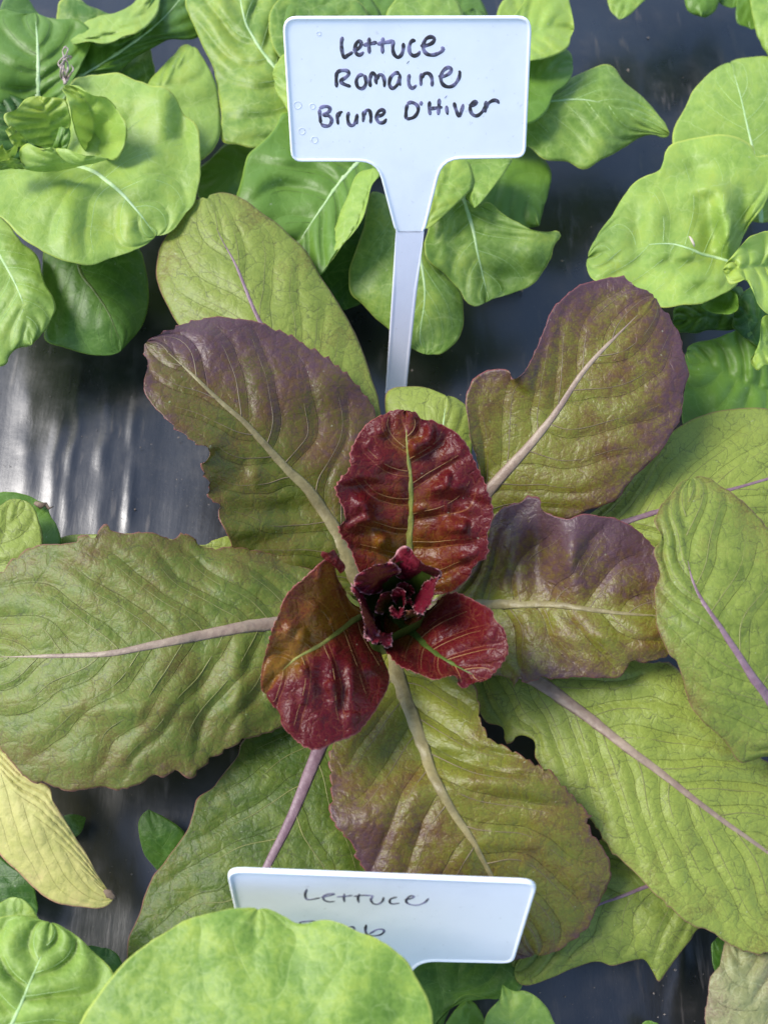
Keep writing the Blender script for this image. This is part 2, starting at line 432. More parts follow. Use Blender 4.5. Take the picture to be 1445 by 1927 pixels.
    if rib and side_veins:
        SV, SF = [], []
        vs = np.linspace(0.02, 0.80, 15)
        cs = np.abs(S)
        for sg in (-1, 1):
            cols = np.where(S * sg >= 0)[0]; cols = cols[np.argsort(cs[cols])]
            wcol = (wl if sg < 0 else wr)[:, cols]
            for lv_ in np.arange(0, n + 1) + 0.5 + n * 0.03:
                tv = []
                for v_1 in vs:
                    ci = np.interp(v_1, cs[cols], np.arange(len(cols))); c0_ = int(ci); c1_ = min(c0_ + 1, len(cols) - 1); fr_ = ci - c0_
                    wc = np.maximum.accumulate(wcol[:, c0_] * (1 - fr_) + wcol[:, c1_] * fr_)
                    ti = np.interp(lv_, wc, np.arange(nt), left=-1, right=nt + 5)
                    if ti < 0 or ti > nt - 2: break
                    a0 = int(ti); f2 = ti - a0
                    g_ = lambda r_: W[r_, cols[c0_] + 1] * (1 - fr_) + W[r_, cols[c1_] + 1] * fr_
                    tv.append(g_(a0) * (1 - f2) + g_(a0 + 1) * f2)
                if len(tv) < 5 or lv_ < 0.5: continue
                tv = np.array(tv)
                if np.linalg.norm(tv[0] - tv[-1]) < .4: continue
                tv = np.stack([np.interp(np.linspace(0, 1, 26), np.linspace(0, 1, len(tv)), tv[:, j]) for j in range(3)], 1)
                for _ in range(2): tv[1:-1] = (tv[:-2] + 2 * tv[1:-1] + tv[2:]) / 4
                rr = side_veins * rib_r * (0.9 - 0.86 * np.linspace(0, 1, 26) ** 0.7) + .004
                a_v, a_f = tube(tv + np.array([0, 0, .004]), rr, .55, None, 5)
                of = sum(len(x) for x in SV); SV.append(a_v); SF += [tuple(i_ + of for i_ in f_) for f_ in a_f]
        if SV:
            so = mesh_obj('side_veins', np.concatenate(SV), SF, M[VEIN[mat]], None)
            so.data.transform(Matrix.Translation(-Vector(org))); so.parent = o
    return o

# ------------------------------------------------------------------ ground: one sheet of black plastic mulch film
def mulch_material():
    k = NT('black_plastic_mulch')
    co = k.n('TexCoord').outputs['Object']
    st = k.vmath('MULTIPLY', co, (1.0, 0.16, 1.0))
    n1 = k.noise(co, 9.0, 5.0, 0.6); n2 = k.noise(co, 60.0, 5.0, 0.65); n3 = k.noise(st, 160.0, 4.0, 0.6); n4 = k.noise(co, 900.0, 2.0)
    dust = k.math('MULTIPLY', k.smooth(k.math('ADD', k.math('MULTIPLY', n1, 0.7), k.math('MULTIPLY', n2, 0.6)), 0.62, 1.0), 0.30)
    scr = k.smooth(n3, 0.58, 0.76, 0.0, 0.42)
    spk = k.smooth(n4, 0.69, 0.78, 0.0, 0.7)
    d = k.math('MAXIMUM', k.math('MAXIMUM', dust, scr), spk)
    col = k.mix(d, (0.007, 0.007, 0.008), (0.100, 0.078, 0.062))
    rg = k.math('ADD', 0.23, k.math('ADD', k.math('MULTIPLY', d, 0.45), k.math('MULTIPLY', n2, 0.12)))
    h = k.math('ADD', k.math('MULTIPLY', n3, 0.6), k.math('MULTIPLY', n2, 0.5))
    return k.done(k.principled(col, rg, 0.9, k.bump(h, 0.0004, 0.6)))

def axis(lo, hi, step, far):
    a = np.arange(lo, hi + step / 2, step)
    g = [hi + step * 1.6 ** i for i in range(1, 40) if step * 1.6 ** i < far] + [far]
    return np.concatenate([[-x + lo + hi for x in g][::-1], a, g])
gx = axis(-34, 34, 0.16, 20000); gy = axis(-14, 52, 0.30, 20000)
GX, GY = np.meshgrid(gx, gy)
inner = np.clip(1.0 - np.maximum(np.abs(GX) - 30, 0) / 8, 0, 1) * np.clip(1.0 - np.maximum(np.abs(GY - 18) - 30, 0) / 8, 0, 1)
GZ = 0.26 * vnoise(GX / 9., GY / 12., 3) + 0.06 * vnoise(GX / 3.4, GY / 3.8, 9) + 0.05 * vnoise(GX / 2.6, GY / 7., 4) + 0.02 * vnoise(GX / 0.9, GY / 6., 5)
# pleats pulled along the row, strongest on the left where the film is stretched over the bed edge
for (px0, py0, px1, py1, wd, hh) in ((112, 760, 88, 1000, 0.35, 0.22), (150, 700, 122, 1010, 0.22, 0.16), (205, 735, 186, 1000, 0.30, 0.2), (255, 690, 236, 1010, 0.26, 0.24),
                                     (245, 700, 222, 1010, 0.16, -0.12), (60, 740, 45, 960, 0.5, 0.2), (178, 1480, 150, 1720, 0.12, 0.05), (1215, 60, 1195, 420, 0.35, 0.12), (1290, 1740, 1270, 1927, 0.3, 0.15),
                                     (1010, 40, 1000, 420, 0.4, 0.10)):
    a, b = at(px0, py0, 0), at(px1, py1, 0)
    u = np.clip((GY - b[1]) / (a[1] - b[1]), -0.4, 1.4)
    cx = b[0] + (a[0] - b[0]) * u + 0.16 * vnoise(GY / 1.6, GY * 0 + px0, 31) + 0.05 * vnoise(GY / .5, GY * 0 + px0, 32)
    hh = hh * (0.55 + 0.6 * vnoise(GY / 1.5, GX / 1.2 + px0, 33))
    GZ += 0.42 * hh * np.exp(-((GX - cx) / wd) ** 2) * np.clip(1.25 - np.abs(u - 0.5) * 1.4, 0, 1)
GZ = (GZ - 0.1) * inner
gi = np.arange(GX.size).reshape(GX.shape)
gf = np.stack([gi[:-1, :-1], gi[:-1, 1:], gi[1:, 1:], gi[1:, :-1]], -1).reshape(-1, 4)
ground = mesh_obj('ground', np.stack([GX, GY, GZ], -1).reshape(-1, 3), gf, mulch_material())
ground['kind'] = 'structure'

# ------------------------------------------------------------------ the red romaine in the middle
def crown(px, py, z=1.0):
    w = at(px, py, z); return (w[0], w[1], 0.0)

ro = thing('romaine_lettuce', 'red and bronze romaine lettuce with a dark red heart filling the middle', 'lettuce', crown(748, 1225), 'red romaine lettuces')
BR = dict(wav=3.6, teeth=(9, 26), lump=0.16, lumpf=80, den=5.0, blis=.3)
# pale green outer leaf standing up behind
leaf(ro, 'romaine', [(738, 1160), (640, 900), (560, 720), (488, 603), (445, 501), (411, 437), (388, 368)],
     [(690, 1080), (560, 900), (440, 760), (335, 610), (312, 570), (294, 520), (300, 470), (322, 428), (350, 388)],
     [(755, 1080), (730, 900), (716, 782), (700, 709), (671, 633), (645, 585), (614, 536), (583, 483), (556, 452), (503, 407), (450, 371), (418, 362)],
     [2.5, 3.6, 4.6, 5.4, 5.9, 6.0], dl=[0, -.2, -.3, -.5, -.7, 0], dr=[0, -.4, -.5, -.6, -.5, 0], n=10, q=0.10, rib='rib_purple', blush=(0.1, 0.12), bl_edge=0.3, tone=0.86, wav=1.6, rib_r=0.24, lump=0.12)
# wide purple bronze leaf, upper left
leaf(ro, 'bronze', [(712, 1130), (663, 1075), (633, 1003), (583, 926), (540, 883), (486, 823), (458, 793), (415, 756), (344, 688), (299, 651), (272, 642)],
     [(660, 1120), (600, 1105), (540, 1090), (507, 1086), (480, 1075), (441, 1055), (430, 1017), (407, 972), (413, 950), (390, 933), (396, 920), (379, 879), (396, 851), (368, 834), (329, 804), (295, 774), (273, 744), (271, 722), (278, 688), (270, 664)],
     [(715, 1060), (712, 980), (708, 900), (712, 830), (709, 780), (694, 755), (667, 717), (640, 691), (596, 660), (547, 635), (492, 607), (430, 597), (377, 603), (344, 608), (314, 621), (290, 634)],
     [2.6, 3.8, 5.0, 6.2, 7.0, 7.2], dl=[0, .1, .2, .6, .4, 0], dr=[0, .0, -.2, -.3, -.5, 0], n=9, q=0.12, rib='rib_olive', blush=(0.3, 0.45, 0.74), bl_l=-0.08, bl_r=0.18, bl_edge=0.18, tone=0.55, rib_r=0.30, ruf=(.12, 5),
     marks=[(470, 1000, 60, 20, .35), (520, 960, 90, 18, -.25), (480, 890, 18, 26, .22), (545, 1040, 90, 22, .25)], **BR)
# tall bronze green leaf, upper right
leaf(ro, 'bronze', [(800, 1100), (860, 1000), (918, 925), (964, 874), (1005, 828), (1047, 774), (1088, 712), (1126, 666), (1184, 608), (1225, 566), (1234, 556)],
     [(835, 1020), (885, 950), (905, 900), (889, 832), (877, 770), (887, 716), (920, 699), (957, 697), (960, 714), (972, 714), (989, 699), (1005, 666), (1022, 620), (1039, 583), (1068, 550), (1092, 535), (1142, 525), (1173, 519), (1190, 532), (1215, 545)],
     [(860, 1070), (943, 1000), (1038, 982), (1084, 973), (1109, 961), (1159, 940), (1175, 919), (1205, 886), (1242, 849), (1267, 811), (1283, 774), (1288, 732), (1294, 695), (1288, 666), (1279, 633), (1265, 608), (1260, 590), (1242, 578)],
     [2.6, 4.0, 5.4, 6.6, 7.6, 8.0], dl=[0, 1.0, 1.1, .9, .5, 0], dr=[0, -.2, -.3, -.4, -.4, 0], n=9, q=0.10, rib='rib_pink', blush=(0.05, 0.58), bl_edge=0.34, bl_l=0.16, bl_r=0.14, tone=0.86, rib_r=0.30, wav=2.6, teeth=(6, 24), lump=.14)
# pale outer leaf below it on the right
leaf(ro, 'romaine', [(800, 1150), (960, 1060), (1100, 1010), (1171, 984), (1242, 961), (1310, 938), (1375, 921), (1445, 901), (1520, 880), (1600, 865)],
     [(840, 1090), (950, 1010), (1050, 990), (1120, 960), (1190, 890), (1240, 834), (1267, 809), (1300, 791), (1350, 774), (1400, 768), (1450, 770), (1530, 790), (1590, 830)],
     [(860, 1160), (980, 1100), (1080, 1040), (1160, 1030), (1235, 1040), (1320, 1030), (1400, 1015), (1460, 990), (1530, 960), (1590, 910)],
     [2.0, 3.0, 3.9, 4.6, 4.6, 4.0], dl=[0, .0, -.2, -.4, -.8, 0], dr=[0, 0, -.3, -.4, -.5, 0], n=11, q=0.09, rib='rib_purple', blush=(0.06, 0.12), bl_edge=0.15, tone=1.0, wav=1.5, rib_r=0.22, lump=.12)
# small green leaf between the red leaf and the stake
leaf(ro, 'romaine', [(800, 1030), (822, 900), (834, 800), (838, 760), (840, 744)],
     [(780, 960), (750, 880), (730, 800), (725, 750), (735, 732), (765, 726), (800, 730)], [(850, 980), (880, 900), (890, 830), (884, 775), (860, 750)],
     [2.5, 3.5, 4.2, 4.4], dl=-.3, dr=-.3, n=6, rib='rib_pale', blush=(0, 0), tone=1.1, wav=1.5, rib_r=.12)
# sliver of a low leaf under the big left leaf
leaf(ro, 'romaine', [(700, 1150), (560, 1080), (420, 1050), (260, 1040), (100, 1030)],
     [(640, 1090), (540, 1030), (480, 1006), (430, 1008), (400, 1016), (380, 1024), (300, 1011), (240, 1004), (150, 1005), (112, 1013)], [(600, 1160), (450, 1120), (260, 1090), (130, 1060)],
     [1.8, 2.6, 3.0, 3.0, 2.6], n=9, tone=0.9, wav=1.5)
# big green bronze leaf to the left
leaf(ro, 'romaine', [(712, 1172), (620, 1166), (512, 1174), (448, 1182), (374, 1197), (284, 1215), (206, 1230), (120, 1234), (30, 1236), (-60, 1238)],
     [(660, 1120), (590, 1075), (520, 1045), (433, 1030), (411, 1031), (390, 1032), (374, 1023), (348, 999), (333, 1010), (310, 1013), (277, 1002), (232, 1002), (209, 995), (198, 985), (179, 999), (176, 1008), (149, 1010), (144, 1021), (105, 1025), (56, 1030), (37, 1043), (11, 1070), (-20, 1100), (-50, 1160)],
     [(670, 1230), (610, 1310), (530, 1370), (457, 1395), (424, 1412), (395, 1433), (370, 1456), (357, 1464), (332, 1449), (307, 1464), (291, 1458), (266, 1474), (245, 1487), (237, 1491), (199, 1480), (166, 1485), (125, 1489), (91, 1478), (54, 1466), (44, 1458), (21, 1433), (0, 1408), (-40, 1340), (-62, 1290)],
     [3.0, 4.4, 5.4, 6.0, 6.1, 5.8, 5.2], dl=[0, -.3, -.2, .2, .1, 0], dr=[0, -.8, -1.0, -1.1, -.9, 0], n=10, q=0.17, rib='rib_pink', blush=(0.25, 0.42, 0.22), bl_edge=0.22, tone=0.58, tone_t=0.10, rib_r=0.30, wav=3.2, teeth=(9, 36), lump=.18, lumpf=90,
     marks=[(250, 1330, 150, 26, .25), (380, 1310, 26, 120, -.2), (450, 1310, 22, 100, .25)])
# green outer leaf lower left, mauve midrib, running under the front sign
leaf(ro, 'romaine', [(728, 1215), (665, 1300), (625, 1360), (598, 1416), (565, 1499), (540, 1557), (502, 1632), (450, 1740), (390, 1850), (340, 1930)],
     [(680, 1250), (600, 1310), (520, 1362), (461, 1391), (448, 1424), (419, 1458), (399, 1483), (370, 1503), (363, 1532), (349, 1566), (316, 1611), (287, 1653), (266, 1707), (245, 1761), (237, 1800), (245, 1860), (280, 1920)],
     [(740, 1290), (735, 1400), (745, 1500), (740, 1600), (690, 1720), (600, 1800), (500, 1880), (420, 1930)],
     [2.2, 2.9, 3.4, 3.6, 3.5, 3.2], dl=[0, .1, .1, -.2, -.4, 0], dr=[0, -.3, -.3, -.4, -.5, 0], n=9, q=0.08, rib='rib_purple', blush=(0.0, 0.10), bl_edge=0.25, tone=0.42, tone_t=.0, wav=2.0, rib_r=0.30)
# bronze leaf at the bottom, arching down behind the front sign
leaf(ro, 'bronze', [(742, 1205), (745, 1265), (766, 1326), (793, 1399), (814, 1458), (850, 1525), (886, 1579), (924, 1649), (965, 1720), (1000, 1785), (1008, 1800)],
     [(715, 1235), (680, 1300), (640, 1380), (620, 1422), (625, 1485), (618, 1530), (638, 1566), (661, 1584), (670, 1611), (683, 1633), (690, 1660), (730, 1710), (800, 1760), (880, 1795), (960, 1806)],
     [(790, 1215), (850, 1240), (885, 1280), (899, 1312), (904, 1354), (924, 1395), (961, 1411), (1006, 1436), (1048, 1465), (1076, 1494), (1093, 1514), (1113, 1535), (1105, 1545), (1126, 1588), (1144, 1621), (1146, 1658), (1134, 1691), (1118, 1724), (1101, 1749), (1080, 1769), (1048, 1786), (1024, 1797)],
     [(0, 3.2), (.2, 5.0), (.45, 6.3), (.65, 6.0), (.85, 4.4), (1, 3.3)], dl=[0, .1, .0, -.5, -.9, 0], dr=[0, .5, .5, .1, -.6, 0], n=9, q=0.18, rib='rib_olive', blush=(0.02, 0.48, 0.5), bl_edge=0.28, bl_r=-.08, bl_l=.14, tone=0.8, rib_r=0.28,
     marks=[(960, 1480, 120, 26, .3), (900, 1430, 120, 16, -.2)], **BR)
# bronze leaf to the right, lobed upper margin
leaf(ro, 'bronze', [(800, 1150), (860, 1140), (918, 1137), (985, 1137), (1026, 1137), (1068, 1141), (1130, 1150), (1192, 1156), (1225, 1158), (1285, 1160)],
     [(840, 1110), (880, 1085), (905, 1050), (920, 995), (943, 961), (980, 946), (997, 936), (1014, 936), (1020, 953), (1038, 969), (1068, 977), (1097, 967), (1126, 969), (1159, 977), (1192, 994), (1221, 1015), (1240, 1040), (1270, 1080), (1285, 1120)],
     [(830, 1190), (860, 1235), (920, 1268), (945, 1276), (960, 1280), (966, 1297), (980, 1272), (989, 1287), (1018, 1276), (1047, 1280), (1092, 1276), (1130, 1276), (1163, 1278), (1175, 1268), (1190, 1247), (1209, 1249), (1238, 1243), (1259, 1235), (1285, 1200)],
     [3.4, 4.9, 6.0, 6.8, 7.2, 7.2], dl=[0, .6, 1.0, .9, .2, 0], dr=[0, -.1, -.3, -.5, -.6, 0], n=7, q=0.20, rib='rib_olive', blush=(0.12, 0.5, 0.38), bl_l=.28, bl_r=.04, bl_edge=.28, tone=0.9, rib_r=0.24,
     wav=3.2, teeth=(9, 26), den=5, lump=.18, lumpf=64, marks=[(1075, 1050, 26, 50, .55), (1010, 1060, 24, 70, -.35), (960, 1040, 28, 70, .35), (1130, 1200, 60, 18, .25)])
# long green leaf to the lower right
leaf(ro, 'romaine', [(770, 1190), (880, 1225), (950, 1252), (1006, 1279), (1048, 1308), (1105, 1349), (1179, 1407), (1245, 1456), (1303, 1502), (1369, 1551), (1445, 1605), (1510, 1660), (1560, 1705)],
     [(850, 1190), (950, 1200), (1050, 1220), (1150, 1240), (1215, 1247), (1262, 1250), (1300, 1290), (1350, 1370), (1400, 1410), (1450, 1440), (1510, 1500), (1555, 1600), (1568, 1660)],
     [(800, 1235), (860, 1265), (891, 1296), (899, 1325), (916, 1358), (945, 1370), (953, 1401), (973, 1386), (990, 1388), (1006, 1399), (1008, 1428), (1031, 1460), (1080, 1514), (1113, 1547), (1138, 1588), (1163, 1617), (1200, 1650), (1233, 1683), (1266, 1716), (1303, 1741), (1336, 1753), (1361, 1773), (1402, 1792), (1445, 1796), (1510, 1780), (1550, 1745)],
     [2.6, 3.8, 4.8, 5.2, 5.2, 4.7, 4.0], dl=[0, .1, .2, .1, -.2, 0], dr=[0, -.3, -.3, -.5, -.7, 0], n=12, q=0.13, rib='rib_pink', blush=(0.05, 0.16), bl_edge=0.22, tone=0.72, tone_t=.5, wav=2.2, teeth=(6, 30), rib_r=0.30, lump=.14)
# upright red leaf behind the heart
leaf(ro, 'red', [(768, 1110), (767, 1060), (768, 1020), (772, 968), (772, 900), (766, 847), (764, 797), (762, 770)],
     [(720, 1100), (678, 1082), (656, 1029), (637, 1008), (633, 991), (652, 980), (646, 957), (631, 927), (644, 896), (657, 881), (656, 858), (663, 835), (678, 812), (705, 784), (739, 774)],
     [(810, 1118), (850, 1112), (870, 1100), (884, 1086), (893, 1064), (916, 1045), (918, 1006), (926, 968), (918, 927), (907, 892), (892, 862), (873, 831), (846, 807), (815, 793), (793, 793), (785, 778)],
     [5.6, 6.6, 7.8, 9.0, 10.1, 10.6], dl=[0, .3, .5, .5, .2, 0], dr=[0, .3, .7, .6, .1, 0], n=7, fwd=.16, q=0.22, blis=1.7, rib='rib_yellow', blush=(0.35, 0.72, 0.7), bl_edge=.35, bl_r=.05, tone=0.6, rib_r=.20, rib_end=.9, wav=3.2, teeth=(7, 16), lump=.16, lumpf=48, den=5.2,
     marks=[(715, 872, 22, 22, .25), (858, 917, 20, 16, .35), (822, 920, 16, 12, .3), (684, 948, 16, 12, .3), (880, 958, 16, 12, .3), (692, 980, 26, 10, .3)])
# red leaf folded along its midrib, lower left of the heart
leaf(ro, 'red', [(715, 1150), (671, 1162), (629, 1193), (598, 1216), (557, 1239), (519, 1276), (500, 1308)],
     [(685, 1148), (656, 1135), (648, 1110), (637, 1083), (626, 1046), (617, 1048), (602, 1056), (583, 1075), (560, 1098), (532, 1132), (524, 1155), (511, 1193), (496, 1235), (491, 1265), (490, 1295)],
     [(716, 1195), (722, 1239), (733, 1269), (728, 1296), (713, 1322), (701, 1345), (682, 1372), (663, 1383), (633, 1398), (602, 1412), (579, 1410), (553, 1387), (530, 1364), (526, 1341), (510, 1330)],
     [5.0, 6.8, 8.2, 8.8, 8.9, 8.4], dl=[0, 1.6, 1.8, 1.2, .5, 0], dr=[0, -.4, -.6, -.8, -.6, 0], p=1.25, n=6, fwd=.12, q=0.18, blis=1.5, rib='rib_yellow', blush=(0.5, 0.55, 0.35), bl_l=-.06, bl_r=.5, bl_edge=.25, tone=0.7, rib_r=.15, rib_end=.8, wav=3.2, teeth=(7, 15), lump=.14, lumpf=44, den=5.2,
     marks=[(545, 1186, 16, 14, .3), (590, 1150, 22, 18, .25), (625, 1265, 12, 60, .22), (585, 1285, 10, 50, .2), (660, 1290, 12, 60, .2)])
# little curled lobe at its top
leaf(ro, 'red', [(640, 1080), (630, 1056), (618, 1040)], [(632, 1070), (612, 1056), (602, 1046), (606, 1036)], [(648, 1066), (638, 1048), (628, 1034)], [9.4, 10.0, 10.4], blush=(.9, .9), n=3, tone=.5, q=.04, den=4, name='leaf_lobe')
# cupped red leaf to the lower right of the heart
leaf(ro, 'red', [(732, 1150), (755, 1174), (777, 1189), (808, 1220), (846, 1246), (892, 1271), (912, 1282)],
     [(752, 1152), (785, 1152), (815, 1140), (831, 1124), (853, 1117), (876, 1121), (899, 1132), (926, 1147), (931, 1166), (949, 1182), (958, 1220), (949, 1242), (932, 1265)],
     [(722, 1170), (722, 1200), (724, 1222), (735, 1234), (755, 1254), (785, 1269), (815, 1279), (857, 1273), (860, 1288), (873, 1297), (892, 1285)],
     [5.2, 6.2, 7.2, 8.0, 8.6, 8.9], dl=[0, .5, 1.1, 1.3, .9, 0], dr=[0, .6, .9, .9, .5, 0], p=1.5, n=7, fwd=.12, q=0.15, rib='rib_green', blush=(0.15, 0.95, .95), bl_edge=.5, bl_l=.15, tone=0.5, rib_r=.19, rib_end=.9, wav=2.8, teeth=(6, 13), lump=.10, lumpf=40, den=4.6,
     marks=[(915, 1190, 26, 40, .3)])

# curled heart leaves: each rises from the crown to a frilled rim
def heart(rim, low, zr, zl, blush=(0.2, 1.1), tone=.4, **kw):
    n = 12
    a, b = cr(low, n), cr(rim, n)
    mid = [tuple(a[n // 2]), tuple((a[n // 2] + b[n // 2]) / 2), tuple(b[n // 2])]
    L = [tuple(a[i]) for i in range(n // 2 - 1, -1, -2)] + [tuple((a[0] + b[0]) / 2)] + [tuple(b[i]) for i in range(0, n // 2)]
    Q = [tuple(a[i]) for i in range(n // 2 + 1, n, 2)] + [tuple((a[-1] + b[-1]) / 2)] + [tuple(b[i]) for i in range(n - 1, n // 2, -1)]
    d = dict(n=5, fwd=.05, q=.05, wav=3.2, teeth=(6, 8), lump=.12, lumpf=18, den=3.0, sm=16, ruf=(.22, 6))
    d.update(kw)
    return leaf(ro, 'heart', mid, L, Q, [zl, (zl + zr) / 2 + .3, zr], blush=blush, tone=tone, **d)
# dark green cup added under the heart leaves to fill the inside and block light
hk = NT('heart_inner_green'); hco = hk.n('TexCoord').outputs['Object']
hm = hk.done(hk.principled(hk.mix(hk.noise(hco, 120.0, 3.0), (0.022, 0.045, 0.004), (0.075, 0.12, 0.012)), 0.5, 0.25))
rim = cr([(664, 1100), (666, 1086), (685, 1073), (723, 1062), (745, 1048), (770, 1045), (800, 1066), (826, 1080), (817, 1100), (808, 1138), (790, 1152), (765, 1164), (742, 1176), (720, 1198), (700, 1200), (688, 1184), (682, 1150), (668, 1120), (664, 1101)], 60)[:-1]
rw = at(rim[:, 0], rim[:, 1], 9.3); rc = np.array([rw[:, 0].mean(), rw[:, 1].mean() - .3])
rows = []
for sc_, zz_ in ((.93, 9.0), (.90, 8.0), (.82, 6.8), (.68, 5.6), (.45, 4.6), (.12, 4.0)):
    q_ = rw.copy(); q_[:, :2] = rc + (rw[:, :2] - rc) * sc_; q_[:, 2] = zz_ - (zz_ > 7) * .9 * (rim[:, 1] > 1140); rows.append(q_)
m_ = len(rim)
mesh_obj('heart_added_cup', np.concatenate(rows), [(k * m_ + i, k * m_ + (i + 1) % m_, (k + 1) * m_ + (i + 1) % m_, (k + 1) * m_ + i) for k in range(5) for i in range(m_)], hm, ro)
heart([(662, 1104), (666, 1086), (685, 1073), (702, 1066), (723, 1061), (731, 1055), (745, 1060)], [(674, 1112), (690, 1117), (716, 1113), (728, 1092), (740, 1080), (752, 1076)], 10.4, 7.2, blush=(.8, 1.2))
heart([(731, 1054), (740, 1046), (751, 1032), (763, 1029), (775, 1036), (783, 1047), (804, 1065), (817, 1063), (827, 1071), (836, 1079), (832, 1088)], [(734, 1076), (748, 1082), (762, 1094), (780, 1100), (798, 1100), (816, 1094)], 10.2, 6.8, blush=(.75, 1.2))
heart([(834, 1084), (820, 1092), (818, 1112), (811, 1140), (801, 1148), (792, 1155)], [(798, 1092), (792, 1106), (784, 1118), (778, 1132), (778, 1148)], 10.4, 7.4, blush=(.85, 1.2))
heart([(660, 1098), (663, 1114), (680, 1134), (681, 1154), (685, 1182), (687, 1200), (700, 1206)], [(673, 1098), (684, 1118), (697, 1146), (704, 1168), (703, 1184), (714, 1192)], 10.6, 7.0, blush=(.9, 1.2))
heart([(686, 1196), (696, 1206), (706, 1212), (716, 1206), (726, 1216), (734, 1214)], [(700, 1184), (712, 1190), (722, 1190), (732, 1192), (738, 1190)], 9.9, 7.4, blush=(.95, 1.2))
heart([(760, 1150), (772, 1148), (784, 1150), (792, 1154)], [(760, 1166), (772, 1164), (784, 1162), (792, 1160)], 8.6, 7.4, blush=(.5, .7), tone=.2)
heart([(706, 1152), (708, 1136), (716, 1122), (728, 1114), (738, 1113)], [(722, 1158), (724, 1146), (730, 1136), (736, 1130), (742, 1130)], 8.6, 6.4, blush=(.5, 1.0), tone=.4)
heart([(748, 1100), (760, 1098), (772, 1104), (780, 1114)], [(750, 1112), (758, 1114), (766, 1118), (770, 1124)], 8.4, 6.4, blush=(.6, 1.1), tone=.4)
# tiny central leaves
heart([(737, 1122), (740, 1112), (750, 1108), (760, 1114), (765, 1128), (764, 1140), (758, 1148)], [(747, 1142), (748, 1132), (752, 1126), (757, 1130), (758, 1138)], 8.9, 6.6, blush=(1.2, 1.4), tone=.1, den=2.6)
heart([(735, 1140), (734, 1150), (742, 1160), (754, 1164), (762, 1154), (760, 1144)], [(744, 1142), (745, 1148), (750, 1150), (755, 1146), (753, 1142)], 8.6, 7.6, blush=(1.2, 1.4), tone=.1, den=2.6)
heart([(762, 1134), (768, 1128), (777, 1132), (776, 1138)], [(764, 1140), (768, 1138), (772, 1140), (774, 1141)], 8.4, 7.6, blush=(1.2, 1.4), tone=.1, den=2.6)
cw = at(745, 1190, 2.2)
v_, f_ = tube([(cw[0], cw[1], 0.0), (cw[0], cw[1], 1.5), (cw[0] - .1, cw[1] - .2, 3.2), (cw[0] - .1, cw[1] - .5, 5.0)], [1.0, 1.1, 1.0, .5], n=14)
mesh_obj('stem', v_, f_, M['rib_green'], ro)

# ------------------------------------------------------------------ neighbouring romaine whose leaves reach in from the right
r2 = thing('romaine_lettuce', 'green romaine lettuce with purple midrib reaching in at the right edge', 'lettuce', crown(1640, 1500), 'red romaine lettuces')
leaf(r2, 'romaine', [(1600, 1500), (1500, 1380), (1429, 1293), (1391, 1235), (1358, 1185), (1308, 1106), (1290, 1020), (1296, 930), (1302, 898)],
     [(1560, 1490), (1500, 1440), (1445, 1426), (1418, 1432), (1389, 1432), (1361, 1395), (1315, 1349), (1291, 1304), (1274, 1246), (1259, 1231), (1236, 1173), (1232, 1115), (1242, 1081), (1230, 1040), (1246, 1011), (1230, 982), (1246, 948), (1265, 928), (1283, 908)],
     [(1600, 1420), (1580, 1300), (1550, 1180), (1520, 1100), (1480, 1030), (1445, 994), (1396, 944), (1358, 915), (1325, 897)],
     [6.0, 7.4, 8.6, 9.2, 9.0, 8.4], dl=[0, -.5, -.6, -.4, .0, 0], dr=[0, -.2, -.2, -.3, -.5, 0], n=10, q=0.13, rib='rib_purple', blush=(0.05, 0.14), bl_edge=.42, tone=.72, wav=2.2, teeth=(2, 26), rib_r=.26, rib_end=.78, lump=.16)
leaf(r2, 'romaine', [(1560, 1550), (1480, 1568), (1400, 1598), (1310, 1636), (1216, 1669), (1171, 1687), (1122, 1705), (1060, 1740), (1000, 1790), (966, 1825)],
     [(1520, 1480), (1400, 1500), (1280, 1530), (1190, 1560), (1130, 1580), (1090, 1640), (1030, 1700), (980, 1760), (962, 1800)],
     [(1520, 1620), (1400, 1700), (1318, 1745), (1300, 1770), (1282, 1790), (1256, 1827), (1239, 1850), (1226, 1825), (1212, 1806), (1180, 1812), (1151, 1818), (1122, 1810), (1080, 1823), (1035, 1843), (990, 1855), (972, 1845)],
     [3.0, 3.2, 3.2, 3.0, 2.6, 2.2], dl=[0, -.2, -.2, -.3, -.2, 0], dr=[0, -.2, -.4, -.6, -.6, 0], n=9, q=0.15, rib='rib_purple', blush=(0.0, 0.1), bl_edge=.12, tone=.72, wav=1.5, rib_r=.14, rib_end=.86, lump=.14)
r3 = thing('romaine_lettuce', 'greyish purple romaine leaf poking into the bottom right corner', 'lettuce', crown(1520, 2060), 'red romaine lettuces')
leaf(r3, 'grey', [(1500, 2060), (1450, 1960), (1410, 1860), (1385, 1780), (1378, 1750)],
     [(1400, 2050), (1335, 1960), (1328, 1926), (1330, 1872), (1336, 1844), (1352, 1823), (1356, 1802), (1366, 1770)], [(1540, 1980), (1530, 1880), (1490, 1800), (1430, 1755)],
     [2.5, 3.4, 3.6, 3.4], dl=-.2, dr=-.2, n=7, q=.14, blush=(.2, .3), bl_edge=.3, tone=.6, wav=3, teeth=(2, 20))
leaf(r3, 'butter_dark', [(1420, 1900), (1370, 1830), (1345, 1770)], [(1370, 1880), (1342, 1822), (1336, 1780)], [(1430, 1850), (1400, 1790), (1365, 1760)], [1.4, 2.0, 2.2], n=4, tone=.3)
